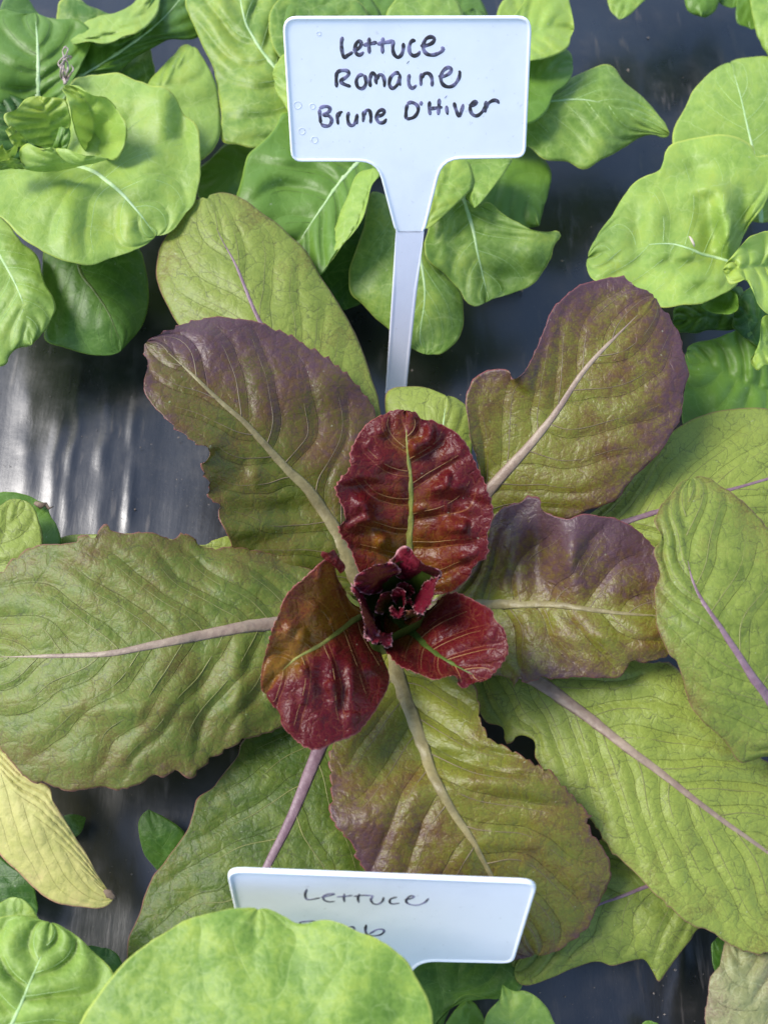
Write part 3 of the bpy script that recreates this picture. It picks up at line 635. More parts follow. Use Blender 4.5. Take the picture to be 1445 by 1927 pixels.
# neighbour on the left: pale leaf, torn green leaf, yellowed leaf
r4 = thing('romaine_lettuce', 'pale romaine leaves with a yellowed drooping leaf at the left edge', 'lettuce', crown(-150, 1330), 'red romaine lettuces')
leaf(r4, 'romaine', [(-150, 1180), (-60, 1080), (10, 1000), (42, 940)], [(-110, 1080), (-40, 980), (0, 952), (22, 940)], [(-60, 1150), (20, 1090), (72, 1060), (80, 1025), (76, 985), (62, 952)],
     [3.6, 4.4, 4.8, 4.6], n=6, tone=1.15, blush=(0, 0), q=.10, wav=1.5)
leaf(r4, 'butter_dark', [(-150, 1120), (-40, 1040), (40, 990), (90, 948)], [(-100, 1000), (-30, 940), (0, 926), (26, 926), (56, 933), (74, 942)], [(-50, 1120), (60, 1080), (112, 1030), (114, 1010), (106, 990), (94, 970)],
     [2.8, 3.4, 3.4, 3.0], n=6, tone=.8, q=.06, wav=1.5)
leaf(r4, 'yellow', [(-110, 1340), (-20, 1430), (50, 1520), (110, 1590), (170, 1655), (216, 1690)],
     [(-60, 1330), (0, 1400), (44, 1460), (91, 1480), (100, 1507), (120, 1537), (141, 1574), (166, 1615), (183, 1644), (199, 1672)],
     [(-120, 1420), (-60, 1530), (0, 1611), (33, 1640), (66, 1674), (100, 1698), (137, 1707), (179, 1710), (203, 1705)],
     [3.6, 4.2, 4.4, 4.2, 3.6, 3.0], dl=[0, .1, .2, 0, 0], dr=[0, -.7, -1.0, -.8, 0], n=8, fwd=.45, q=.14, blush=(.0, .05), bl_edge=.25, tone=.75, wav=1.5, label='yellowed leaf drooping to a brown tip')
leaf(r4, 'butter_dark', [(-120, 1600), (-20, 1660), (50, 1700), (68, 1725)], [(-60, 1580), (0, 1612), (40, 1645), (62, 1661), (70, 1700)], [(-80, 1700), (0, 1740), (50, 1740)], [1.4, 1.8, 2.0, 1.6], n=5, tone=.35)
cb = NT('crisp_brown'); crisp = cb.done(cb.principled(cb.mix(cb.noise(cb.n('TexCoord').outputs['Object'], 400.0), (0.05, 0.03, 0.02), (0.28, 0.2, 0.13)), 0.8))
v_, f_ = tube(at([66, 78, 86, 92, 101], [946, 952, 949, 957, 953], [3.3, 3.45, 3.3, 3.4, 3.3]), [.10, .16, .10, .07, .02], .5)
mesh_obj('withered_tip', v_, f_, crisp, r4)

v_, f_ = tube(at([196, 206, 214, 219], [1676, 1683, 1689, 1692], [3.2, 3.12, 3.06, 3.0]), [.05, .16, .10, .02], .35)
mesh_obj('withered_tip', v_, f_, crisp, r4)

# ------------------------------------------------------------------ butterhead lettuces
BG = 'butterhead lettuces'
BT = dict(wav=3.4, lump=0.30, lumpf=66, q=0.12)
u = thing('butterhead_lettuce', 'butterhead lettuce with an open heart in the upper left corner', 'lettuce', crown(70, 290), BG)
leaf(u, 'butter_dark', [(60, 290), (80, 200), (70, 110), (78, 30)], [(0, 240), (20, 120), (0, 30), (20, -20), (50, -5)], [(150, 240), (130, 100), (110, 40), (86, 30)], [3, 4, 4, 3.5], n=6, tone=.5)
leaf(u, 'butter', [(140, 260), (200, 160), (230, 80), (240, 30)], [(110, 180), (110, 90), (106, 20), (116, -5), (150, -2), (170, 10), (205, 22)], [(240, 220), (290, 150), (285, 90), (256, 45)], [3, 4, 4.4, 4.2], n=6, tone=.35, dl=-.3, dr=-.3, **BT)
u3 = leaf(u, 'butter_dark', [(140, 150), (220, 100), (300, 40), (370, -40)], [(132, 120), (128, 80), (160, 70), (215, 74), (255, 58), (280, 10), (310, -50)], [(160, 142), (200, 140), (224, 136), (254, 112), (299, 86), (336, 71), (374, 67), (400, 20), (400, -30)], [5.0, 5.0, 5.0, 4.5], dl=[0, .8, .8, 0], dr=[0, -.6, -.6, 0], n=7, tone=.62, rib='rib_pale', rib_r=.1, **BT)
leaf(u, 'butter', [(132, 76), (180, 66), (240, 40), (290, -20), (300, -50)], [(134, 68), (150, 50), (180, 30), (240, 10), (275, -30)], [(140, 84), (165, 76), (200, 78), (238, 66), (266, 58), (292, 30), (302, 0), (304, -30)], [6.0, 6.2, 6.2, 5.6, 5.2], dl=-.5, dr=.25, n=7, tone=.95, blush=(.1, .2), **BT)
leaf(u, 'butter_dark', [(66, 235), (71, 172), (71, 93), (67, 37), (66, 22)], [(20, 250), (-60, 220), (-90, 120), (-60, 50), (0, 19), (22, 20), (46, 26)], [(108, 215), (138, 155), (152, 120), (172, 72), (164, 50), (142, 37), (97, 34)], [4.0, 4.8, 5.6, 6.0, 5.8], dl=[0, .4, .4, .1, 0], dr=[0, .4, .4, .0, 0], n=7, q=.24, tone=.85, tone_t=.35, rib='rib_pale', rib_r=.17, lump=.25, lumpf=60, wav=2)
leaf(u, 'butter', [(170, 260), (260, 210), (320, 150), (352, 100), (362, 86)], [(220, 240), (262, 180), (280, 150), (300, 130), (325, 101), (345, 86)], [(200, 300), (320, 310), (377, 299), (405, 280), (413, 239), (414, 194), (407, 157), (392, 127), (374, 93)], [3.6, 4.6, 5.0, 5.0, 4.8], dl=-.4, dr=[0, -.4, -.5, -.4, 0], n=7, tone=.86, blush=(.1, .3), rib_r=.1, **BT)
leaf(u, 'butter', [(96, 300), (140, 312), (179, 325), (224, 359), (258, 396), (280, 425), (294, 444)],
     [(60, 312), (0, 314), (-60, 340), (-20, 392), (15, 422), (37, 445), (64, 463), (112, 488), (161, 497), (209, 486), (254, 469), (282, 452)],
     [(120, 270), (120, 200), (138, 153), (160, 142), (191, 138), (224, 135), (258, 151), (284, 161), (310, 161), (335, 185), (345, 215), (366, 230), (374, 254), (377, 299), (370, 374), (348, 404), (320, 438)],
     [4.4, 5.6, 6.4, 6.6, 6.4, 5.8], dl=[0, .3, .3, .0, -.3, 0], dr=[0, .6, .4, .2, -.2, 0], n=7, fwd=.3, q=.16, tone=.84, blush=(.0, .15), rib='rib_pale', rib_r=.14, rib_end=.97, wav=2.6, lump=.3, lumpf=85,
     marks=[(342, 225, 20, 50, -.5), (300, 200, 30, 60, .3), (230, 290, 40, 40, -.4), (130, 400, 30, 90, .3), (200, 420, 25, 70, -.25)])
leaf(u, 'butter', [(-40, 420), (0, 480), (40, 560), (60, 650)], [(-10, 400), (11, 420), (37, 448), (56, 465), (71, 486), (82, 531), (101, 561), (103, 583), (86, 620)], [(-80, 480), (-70, 600), (-40, 680), (-5, 690), (15, 684), (22, 662)], [3.6, 4.4, 4.6, 4.0], dl=-.3, dr=-.4, n=7, tone=.72, rib='rib_pale', rib_r=.1, rib_end=.7, **BT)
leaf(u, 'butter_dark', [(150, 430), (149, 504), (179, 549), (205, 590), (224, 640), (226, 662)], [(90, 450), (80, 500), (78, 560), (84, 610), (86, 640), (123, 654), (168, 667), (205, 668)], [(220, 440), (262, 469), (273, 497), (280, 542), (278, 583), (265, 617), (239, 648)], [3.6, 3.8, 3.6, 3.2, 2.4], dl=[0, -.4, -.8, -1.0, 0], dr=[0, -.4, -.8, -1.0, 0], n=6, fwd=.45, tone=.62, rib='rib_green', rib_r=.09, wav=1, lump=.05, q=.05)
# inner leaves of the open heart
leaf(u, 'butter', [(170, 285), (178, 250), (170, 205), (150, 175), (122, 160)], [(158, 282), (140, 245), (130, 205), (122, 178), (116, 168)], [(190, 294), (218, 299), (234, 277), (241, 239), (226, 209), (202, 183), (176, 178), (150, 161)], [5.6, 6.4, 7.4, 8.2, 8.6], dl=[0, .6, .6, .4, 0], dr=[0, .9, .9, .5, 0], n=5, q=.20, tone=.95, blush=(.1, .5), lump=.2, lumpf=34, den=4.5, wav=2)
leaf(u, 'butter', [(104, 278), (94, 240), (84, 205), (78, 180)], [(70, 272), (36, 256), (14, 236), (8, 214), (30, 205), (45, 187), (62, 180)], [(118, 262), (132, 232), (128, 200), (122, 187), (108, 183)], [5.6, 6.4, 7.4, 8.0], dl=[0, .5, .8, .4, 0], dr=[0, .5, .6, .2, 0], n=6, fwd=0.06, q=.17, tone=.72, blush=(0, .6), lump=.15, lumpf=34, den=4.5, wav=2)
leaf(u, 'butter_dark', [(110, 290), (116, 262), (122, 240)], [(100, 280), (108, 255), (112, 238)], [(122, 284), (130, 260), (131, 238)], [7.2, 7.8, 8.2], n=3, tone=.9, den=4)
leaf(u, 'butter', [(110, 322), (104, 304), (100, 288), (94, 276)], [(60, 320), (44, 316), (36, 296), (38, 280), (50, 269), (62, 272), (80, 281)], [(138, 314), (168, 306), (180, 300), (150, 292), (120, 284), (108, 278)], [7.0, 7.8, 8.4, 8.8], n=5, tone=.80, blush=(.1, .4), q=.06, den=4.5, wav=2, dl=-.2, dr=-.1)
leaf(u, 'butter', [(150, 312), (158, 302), (162, 292)], [(128, 305), (112, 290), (106, 279), (120, 280)], [(172, 308), (196, 302), (205, 297), (180, 292)], [8.2, 8.7, 9.0], n=3, tone=.9, q=.03, den=4, name='leaf_fold')
leaf(u, 'butter', [(16, 300), (10, 286), (4, 270)], [(-20, 310), (-30, 290), (-10, 284)], [(26, 296), (32, 276), (28, 272), (20, 284), (10, 290)], [7.4, 8.2, 8.6], n=3, tone=.75, blush=(.3, .6), q=.04, den=3.6, ruf=(.25, 3))
leaf(u, 'butter', [(42, 278), (34, 262), (22, 246), (14, 240)], [(24, 272), (12, 252), (9, 244)], [(50, 268), (44, 254), (28, 238), (20, 232)], [7.2, 7.8, 8.3, 8.5], n=3, tone=.65, blush=(.2, .6), q=.05, den=3.6, ruf=(.2, 3))
leaf(u, 'butter', [(30, 318), (24, 308), (18, 296)], [(0, 318), (-10, 310), (8, 300)], [(46, 318), (40, 306), (32, 300)], [7.4, 7.8, 8.2], n=3, tone=.7, blush=(.3, .6), q=.04, den=3.6, ruf=(.2, 3))
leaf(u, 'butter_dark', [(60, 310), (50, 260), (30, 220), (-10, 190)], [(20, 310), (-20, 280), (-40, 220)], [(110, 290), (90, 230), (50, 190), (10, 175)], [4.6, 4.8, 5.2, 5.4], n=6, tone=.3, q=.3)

vc = thing('butterhead_lettuce', 'butterhead lettuce spreading behind the tall white plant label', 'lettuce', crown(740, 330), BG)
leaf(vc, 'butter', [(640, 240), (580, 190), (512, 120), (471, 60), (456, 19), (445, -60)], [(580, 260), (530, 270), (478, 278), (448, 271), (417, 262), (415, 209), (404, 138), (385, 97), (366, 49), (348, 0), (380, -70)], [(650, 180), (620, 80), (560, 0), (510, -70)], [4.0, 4.6, 5.0, 5.4, 5.6, 5.2], dl=[0, -.3, -.4, -.3, 0], dr=[0, .2, .2, .0, 0], n=7, q=.28, tone=.66, blush=(.1, .2), rib='rib_pale', rib_r=.16, wav=2, lump=.3, lumpf=80, label='large glossy leaf left of the tall plant label')
leaf(vc, 'butter', [(680, 250), (610, 210), (550, 160), (512, 140)], [(640, 270), (570, 240), (536, 200), (518, 172)], [(660, 160), (590, 100), (540, 100), (520, 118)], [5, 5.8, 6.2, 6.0], n=6, tone=.8, blush=(.1, .4), **BT)
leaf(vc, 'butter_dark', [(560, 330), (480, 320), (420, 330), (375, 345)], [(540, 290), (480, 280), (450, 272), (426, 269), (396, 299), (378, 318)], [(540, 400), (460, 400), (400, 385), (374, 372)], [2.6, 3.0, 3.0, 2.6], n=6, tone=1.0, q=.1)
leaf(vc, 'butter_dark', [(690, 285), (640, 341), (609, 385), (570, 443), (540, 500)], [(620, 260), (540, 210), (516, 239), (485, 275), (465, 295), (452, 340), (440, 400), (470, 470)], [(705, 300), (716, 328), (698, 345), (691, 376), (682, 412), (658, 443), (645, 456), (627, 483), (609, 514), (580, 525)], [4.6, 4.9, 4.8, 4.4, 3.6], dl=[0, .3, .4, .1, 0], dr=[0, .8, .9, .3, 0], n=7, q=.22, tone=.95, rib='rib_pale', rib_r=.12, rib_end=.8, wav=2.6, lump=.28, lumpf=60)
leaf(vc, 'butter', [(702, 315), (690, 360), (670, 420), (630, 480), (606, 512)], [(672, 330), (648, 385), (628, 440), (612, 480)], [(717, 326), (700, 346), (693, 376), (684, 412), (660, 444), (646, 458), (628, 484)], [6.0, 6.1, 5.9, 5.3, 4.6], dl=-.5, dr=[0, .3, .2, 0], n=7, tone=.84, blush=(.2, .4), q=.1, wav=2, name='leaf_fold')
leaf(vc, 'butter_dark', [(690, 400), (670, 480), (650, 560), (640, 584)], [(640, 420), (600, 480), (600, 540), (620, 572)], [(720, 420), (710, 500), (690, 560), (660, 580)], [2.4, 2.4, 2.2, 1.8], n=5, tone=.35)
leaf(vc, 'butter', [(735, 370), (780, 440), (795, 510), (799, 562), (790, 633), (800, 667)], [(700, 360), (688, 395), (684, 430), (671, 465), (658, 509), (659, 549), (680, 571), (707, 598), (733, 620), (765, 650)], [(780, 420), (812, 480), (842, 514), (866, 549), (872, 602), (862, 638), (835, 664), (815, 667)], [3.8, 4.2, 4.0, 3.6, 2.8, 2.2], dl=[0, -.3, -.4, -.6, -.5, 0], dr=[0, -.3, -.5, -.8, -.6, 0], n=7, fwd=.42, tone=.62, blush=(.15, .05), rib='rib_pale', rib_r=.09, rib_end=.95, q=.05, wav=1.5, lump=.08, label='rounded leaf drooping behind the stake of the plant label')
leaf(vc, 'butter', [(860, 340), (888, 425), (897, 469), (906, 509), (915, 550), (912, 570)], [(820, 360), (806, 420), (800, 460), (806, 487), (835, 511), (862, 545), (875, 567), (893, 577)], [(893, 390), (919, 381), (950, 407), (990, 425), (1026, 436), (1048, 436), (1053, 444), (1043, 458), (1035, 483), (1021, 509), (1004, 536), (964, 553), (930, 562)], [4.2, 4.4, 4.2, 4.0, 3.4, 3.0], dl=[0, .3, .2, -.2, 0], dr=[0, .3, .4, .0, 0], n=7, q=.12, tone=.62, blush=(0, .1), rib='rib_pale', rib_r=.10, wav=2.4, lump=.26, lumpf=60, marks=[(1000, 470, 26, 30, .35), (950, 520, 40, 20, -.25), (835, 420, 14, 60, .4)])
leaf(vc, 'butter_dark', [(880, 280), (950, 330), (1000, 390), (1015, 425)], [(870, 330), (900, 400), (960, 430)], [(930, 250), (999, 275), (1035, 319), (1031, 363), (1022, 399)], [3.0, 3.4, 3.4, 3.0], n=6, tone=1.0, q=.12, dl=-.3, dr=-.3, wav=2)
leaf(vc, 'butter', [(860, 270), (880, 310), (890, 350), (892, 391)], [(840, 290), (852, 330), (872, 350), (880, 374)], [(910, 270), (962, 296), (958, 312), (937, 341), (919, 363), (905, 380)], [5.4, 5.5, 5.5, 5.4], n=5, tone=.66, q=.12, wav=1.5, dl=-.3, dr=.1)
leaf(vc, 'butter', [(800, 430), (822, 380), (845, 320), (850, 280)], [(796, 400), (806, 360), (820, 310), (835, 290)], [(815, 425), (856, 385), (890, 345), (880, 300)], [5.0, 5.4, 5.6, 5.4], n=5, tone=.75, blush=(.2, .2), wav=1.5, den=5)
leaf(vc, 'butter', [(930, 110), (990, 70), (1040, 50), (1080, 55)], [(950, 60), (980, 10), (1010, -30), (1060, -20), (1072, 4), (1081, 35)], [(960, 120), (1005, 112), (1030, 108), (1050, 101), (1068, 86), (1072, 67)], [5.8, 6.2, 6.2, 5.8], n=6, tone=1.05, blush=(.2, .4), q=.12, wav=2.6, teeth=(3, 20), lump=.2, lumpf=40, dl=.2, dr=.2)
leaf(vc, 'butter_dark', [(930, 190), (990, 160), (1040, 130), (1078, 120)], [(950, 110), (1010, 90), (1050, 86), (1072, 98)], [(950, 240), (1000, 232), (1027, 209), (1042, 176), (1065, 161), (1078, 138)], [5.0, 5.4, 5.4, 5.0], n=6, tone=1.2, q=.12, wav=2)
leaf(vc, 'butter', [(930, 230), (1000, 195), (1040, 189), (1102, 187), (1170, 205), (1225, 232), (1261, 252)], [(960, 190), (1030, 172), (1080, 142), (1115, 128), (1136, 121), (1154, 127), (1173, 153), (1207, 179), (1229, 202), (1248, 228)], [(950, 270), (994, 276), (1027, 299), (1065, 303), (1098, 318), (1124, 303), (1169, 280), (1203, 258), (1229, 252), (1250, 258)], [4.0, 4.4, 4.6, 4.6, 4.2, 3.6], dl=[0, -.1, -.3, -.4, 0], dr=[0, -.4, -.7, -.8, 0], n=8, fwd=.4, tone=.64, rib='rib_pale', rib_r=.13, rib_end=.6, q=.10, wav=1.8, lump=.22, lumpf=60, label='pointed leaf stretching over the bare plastic right of the tall label')
for (cx, wd_, tp, mt, zz, tn) in ((600, 95, -30, 'butter', 5.4, .5), (655, 60, -40, 'butter_dark', 4.8, .9), (715, 70, -50, 'butter_dark', 4.5, .9), (800, 75, -40, 'butter', 5.6, .7), (868, 55, -30, 'butter_dark', 4.4, .8), (890, 26, 14, 'butter_dark', 4.8, .9), (985, 50, -30, 'butter', 5.3, .85)):
    leaf(vc, mt, [(cx, 150), (cx, 80), (cx, 20), (cx, tp)], [(cx - wd_ * .7, 120), (cx - wd_, 50), (cx - wd_ * .8, 0 if tp < 0 else 24)], [(cx + wd_ * .7, 120), (cx + wd_, 50), (cx + wd_ * .75, 0 if tp < 0 else 24)], [zz - .6, zz, zz, zz - .2], n=5, tone=tn, q=.15, rib=None, wav=3, dl=.2, dr=-.2)

wr = thing('butterhead_lettuce', 'bright butterhead lettuce cut by the right edge below the top corner', 'lettuce', crown(1430, 560), BG)
leaf(wr, 'butter', [(1432, 420), (1425, 330), (1418, 288), (1405, 232), (1393, 179), (1378, 130), (1372, 116)], [(1370, 400), (1310, 330), (1272, 285), (1266, 260), (1272, 232), (1289, 202), (1304, 172), (1330, 142), (1352, 124)], [(1490, 400), (1530, 300), (1530, 190), (1490, 125), (1445, 107), (1415, 106), (1392, 108)], [3.4, 4.0, 4.4, 4.6, 4.6, 4.2], dl=-.3, dr=-.3, n=8, tone=.80, blush=(0, .1), rib='rib_pale', rib_r=.09, wav=1.4, q=.05, lump=.1)
leaf(wr, 'butter', [(1382, 494), (1350, 484), (1322, 478), (1296, 467), (1259, 458), (1200, 462), (1140, 474), (1105, 485)],
     [(1400, 440), (1440, 380), (1470, 320), (1445, 293), (1423, 292), (1416, 273), (1390, 258), (1356, 251), (1304, 258), (1268, 268), (1253, 286), (1244, 318), (1203, 336), (1177, 363), (1154, 400), (1128, 434), (1110, 466)],
     [(1390, 530), (1376, 545), (1356, 554), (1319, 572), (1285, 575), (1251, 579), (1229, 573), (1190, 556), (1150, 540), (1115, 524), (1103, 500)],
     [4.4, 5.2, 5.6, 5.6, 5.4, 5.2, 4.8], dl=[0, .4, .3, .2, .0, 0], dr=[0, .8, .9, .5, .2, 0], n=7, fwd=.3, q=.16, tone=.84, blush=(.1, .12), rib='rib_pale', rib_r=.12, rib_end=.6, wav=2.0, lump=.3, lumpf=80, marks=[(1330, 352, 34, 16, .45), (1362, 396, 18, 34, .65), (1371, 450, 13, 36, .75), (1400, 430, 15, 60, -.7), (1336, 436, 20, 46, -.6), (1270, 425, 34, 40, -.35), (1235, 400, 40, 30, .25), (1320, 318, 40, 22, -.35), (1320, 524, 60, 16, .4), (1290, 496, 60, 10, -.35), (1200, 440, 16, 60, -.2)])
leaf(wr, 'butter_dark', [(1330, 562), (1352, 568), (1372, 574), (1390, 576)], [(1338, 552), (1360, 548), (1376, 545), (1388, 556)], [(1318, 574), (1336, 588), (1371, 591), (1386, 584)], [5.2, 5.0, 5.0, 5.4], dl=.4, dr=.6, n=4, tone=.95, q=.02, den=4, wav=.6, name='leaf_curl')
leaf(wr, 'butter', [(1450, 500), (1420, 500), (1390, 505), (1360, 508)], [(1480, 440), (1445, 435), (1425, 440), (1408, 448), (1382, 478), (1366, 496)], [(1480, 580), (1455, 590), (1445, 590), (1430, 576), (1416, 548), (1408, 527), (1390, 532), (1373, 536)], [6.4, 7.0, 7.4, 7.4], dl=[0, .3, .4, 0], dr=[0, .4, .5, 0], n=5, tone=1.0, blush=(.2, .5), q=.2, lump=.2, lumpf=36, den=4.5, wav=2)
leaf(wr, 'butter_dark', [(1400, 560), (1340, 590), (1290, 600), (1266, 606)], [(1390, 540), (1330, 560), (1280, 572), (1268, 590)], [(1400, 610), (1371, 622), (1330, 622), (1311, 628), (1275, 622)], [2.8, 3.0, 3.0, 2.8], n=6, q=.25, tone=.55, lump=.2, lumpf=30)
leaf(wr, 'butter_dark', [(1460, 620), (1430, 600), (1400, 590), (1380, 590)], [(1460, 570), (1420, 540), (1390, 560)], [(1450, 660), (1410, 640), (1380, 615)], [3.4, 3.6, 3.8, 3.6], n=5, q=.25, tone=.3, lump=.2, lumpf=30)
leaf(wr, 'butter_dark', [(1470, 740), (1400, 720), (1340, 690), (1292, 660)], [(1460, 650), (1420, 630), (1397, 618), (1371, 628), (1340, 640), (1311, 643), (1295, 650)], [(1480, 800), (1400, 830), (1310, 830), (1282, 790), (1288, 720), (1286, 690)], [2.6, 3.0, 3.2, 3.2], dl=[0, .4, .3, 0], n=6, q=.28, tone=.95, lump=.28, lumpf=44, wav=2)
leaf(wr, 'butter', [(1460, 640), (1440, 650), (1424, 664), (1412, 676)], [(1450, 600), (1436, 598), (1431, 628), (1424, 650)], [(1470, 690), (1440, 685), (1427, 696), (1416, 688)], [6.2, 6.6, 6.8, 6.6], n=4, tone=.65, blush=(.2, .4), q=.1, den=4, wav=3, ruf=(.2, 3))

xt = thing('butterhead_lettuce', 'butterhead lettuce just entering at the top right corner', 'lettuce', crown(1330, -170), BG)
leaf(xt, 'butter', [(1260, -90), (1210, -40), (1180, 0), (1165, 36)], [(1180, -90), (1143, -30), (1143, 0), (1149, 22)], [(1270, -40), (1225, -10), (1210, 4), (1184, 28)], [3.6, 4, 4, 3.6], n=5, tone=.72, q=.1, blush=(.1, .1))
leaf(xt, 'butter_dark', [(1330, -90), (1325, -40), (1322, 0), (1319, 31)], [(1280, -70), (1283, -20), (1289, 4), (1298, 20)], [(1370, -60), (1360, -20), (1350, 8), (1340, 23)], [3.6, 3.8, 3.8, 3.4], n=5, tone=1.1, dl=-.3, dr=-.3)
leaf(xt, 'butter_dark', [(1390, -90), (1386, -40), (1382, 0), (1376, 14)], [(1350, -60), (1348, -20), (1354, 4)], [(1420, -60), (1400, -10), (1390, 8)], [3.0, 3.2, 3.2, 3.0], n=4, tone=.8)
leaf(xt, 'butter_dark', [(1420, -60), (1410, -10), (1408, 30), (1412, 54)], [(1390, -30), (1384, 10), (1388, 40)], [(1450, -20), (1440, 30), (1422, 54)], [3.2, 3.4, 3.2, 2.8], n=4, tone=.9)
leaf(xt, 'butter', [(1470, -80), (1465, -10), (1455, 60), (1448, 112)], [(1420, -60), (1412, 0), (1420, 56), (1431, 86)], [(1540, -40), (1530, 40), (1490, 100)], [4.4, 4.8, 4.8, 4.4], n=6, tone=.66, q=.06, dl=-.3)

sl = thing('butterhead_lettuce', 'butterhead lettuce with quilted leaves in the bottom left corner', 'lettuce', crown(-10, 2010), BG)
leaf(sl, 'butter', [(-30, 2000), (20, 1930), (60, 1840), (90, 1770), (95, 1736)], [(-110, 1940), (-80, 1820), (-40, 1750), (0, 1728), (42, 1723), (71, 1730)], [(90, 2010), (170, 1950), (212, 1880), (212, 1830), (183, 1798), (158, 1773), (129, 1752), (112, 1740)], [5.4, 6.4, 6.8, 6.6, 6.2], dl=[0, .1, .0, -.1, 0], dr=[0, -.2, -.3, -.3, 0], n=6, q=.34, tone=.76, rib='rib_pale', rib_r=.10, rib_end=.8, wav=2, lump=.2, lumpf=60)
leaf(sl, 'butter', [(-20, 1860), (10, 1790), (30, 1730), (34, 1690)], [(-70, 1800), (-40, 1730), (0, 1700), (20, 1689)], [(60, 1830), (86, 1760), (71, 1728), (62, 1711), (46, 1694)], [4.8, 5.4, 5.8, 5.8], n=5, tone=.62, wav=1.6, q=.08)
leaf(sl, 'butter_dark', [(170, 1900), (180, 1850), (196, 1800), (200, 1784)], [(150, 1860), (155, 1800), (166, 1783), (184, 1781)], [(220, 1880), (232, 1830), (226, 1806), (212, 1790)], [3.0, 3.4, 3.4, 3.2], n=4, tone=.45)

fr = thing('butterhead_lettuce', 'large pale butterhead leaves in the foreground covering the lower sign', 'lettuce', crown(490, 2320, 1.0), BG)
leaf(fr, 'butter', [(480, 2230), (470, 2120), (465, 1990), (470, 1850), (480, 1760), (486, 1709)],
     [(330, 2230), (180, 2120), (120, 2010), (149, 1927), (174, 1885), (208, 1844), (232, 1815), (266, 1786), (316, 1752), (365, 1728), (415, 1715), (455, 1709)],
     [(640, 2220), (770, 2100), (818, 1990), (814, 1927), (812, 1899), (800, 1867), (782, 1836), (764, 1809), (737, 1786), (710, 1768), (679, 1755), (643, 1739), (616, 1732), (589, 1735), (571, 1739), (557, 1737), (535, 1723), (508, 1712)],
     [8.6, 9.6, 10.2, 10.2, 9.8, 9.4], dl=[0, -.5, -.6, -.4, -.1, 0], dr=[0, -.6, -.7, -.4, 0, 0], n=6, fwd=.35, q=.07, tone=.66, blush=(.08, .16), wav=2.0, lump=.20, lumpf=110, label='broad pale leaf in front of the lower sign')
leaf(fr, 'butter_dark', [(760, 2050), (800, 1960), (850, 1870), (890, 1815), (900, 1790)], [(700, 1960), (740, 1880), (776, 1815), (800, 1790), (850, 1775)], [(830, 2000), (835, 1935), (850, 1890), (876, 1872), (905, 1878), (938, 1882), (975, 1868), (985, 1848), (975, 1815), (940, 1790)], [1.6, 2.0, 2.2, 2.0, 1.8], n=6, tone=.62, q=.08, wav=1.5)
br = thing('butterhead_lettuce', 'small bright green lettuce rising at the bottom edge right of the front leaf', 'lettuce', crown(960, 2060, 0.5), BG)
leaf(br, 'butter', [(960, 2040), (965, 1970), (960, 1910), (952, 1868), (945, 1853)], [(900, 2020), (905, 1950), (917, 1908), (938, 1884), (943, 1866)], [(1040, 2030), (1060, 1960), (1043, 1927), (1030, 1899), (1007, 1876), (985, 1865), (962, 1866)], [3.0, 3.8, 4.4, 4.6, 4.6], dl=[0, .2, .1, 0], dr=[0, -.2, -.2, 0], n=5, tone=.7, q=.10, wav=1.5)
leaf(br, 'butter_dark', [(890, 2030), (878, 1960), (874, 1910), (878, 1884)], [(840, 2010), (832, 1950), (845, 1915), (866, 1889)], [(930, 2020), (920, 1950), (908, 1912), (892, 1889)], [2.6, 3.2, 3.4, 3.4], n=4, tone=1.0, dl=-.2, dr=-.2, wav=1)

# ------------------------------------------------------------------ stray seedlings on the film
def sprout(label, mid, L, Q, z, tone, mat='butter_dark'):
    t = thing('seedling', label, 'seedling', at(mid[0][0], mid[0][1], 0.0), 'stray seedlings on the plastic film')
    leaf(t, mat, mid, L, Q, z, n=5, tone=tone, q=.03, wav=.8, lump=.04, den=5)
    a = at(mid[0][0], mid[0][1], z[0])
    v_, f_ = tube([(a[0], a[1], -0.1), (a[0] + .03, a[1], z[0] * .5), tuple(a)], [.08, .07, .05])
    mesh_obj('stem', v_, f_, M['rib_green'], t)
    return t
sprout('dark green oblong seedling leaf standing on the black film left of the green romaine leaf', [(330, 1680), (312, 1620), (292, 1565), (280, 1523)], [(305, 1650), (285, 1625), (270, 1603), (260, 1557), (266, 1535)], [(350, 1640), (352, 1600), (347, 1566), (307, 1537)], [.6, 1.1, 1.5, 1.6], .5)
sprout('tiny olive seedling leaf tucked beside the yellowed leaf', [(100, 1580), (125, 1558), (145, 1545), (162, 1539)], [(105, 1550), (122, 1536), (140, 1533)], [(125, 1580), (146, 1574), (156, 1560)], [.6, 1.0, 1.2, 1.2], .5)
sprout('tiny bright seedling at the bottom edge on the black film', [(1222, 1950), (1224, 1935), (1226, 1922)], [(1206, 1940), (1208, 1928), (1216, 1922)], [(1240, 1944), (1240, 1928)], [.5, .9, 1.0], .9)

# ------------------------------------------------------------------ plant labels: moulded white plastic with a raised rim
def sign_mat(name, col):
    k = NT(name)
    co = k.n('TexCoord').outputs['Object']
    n = k.noise(co, 40.0, 4.0); n2 = k.noise(co, 500.0, 3.0)
    c = k.mix(k.smooth(n, .40, .72, 0.0, .5), col, tuple(x * .88 for x in col))
    c = k.mix(k.smooth(n2, .66, .74, 0.0, .25), c, (.45, .42, .40))
    return k.done(k.principled(c, .32, .45, k.bump(k.noise(co, 120.0, 3.0), .0002, .5)))
M['label'] = sign_mat('white_label_plastic', (.91, .92, .94))
M['stake'] = sign_mat('white_stake_plastic', (.80, .79, .85))
ik = NT('marker_ink')
ico = ik.n('TexCoord').outputs['Object']
M['ink'] = ik.done(ik.principled(ik.mix(ik.smooth(ik.noise(ico, 260.0, 3.0), .40, .68), (.035, .030, .034), (.26, .24, .40)), .45, .35))
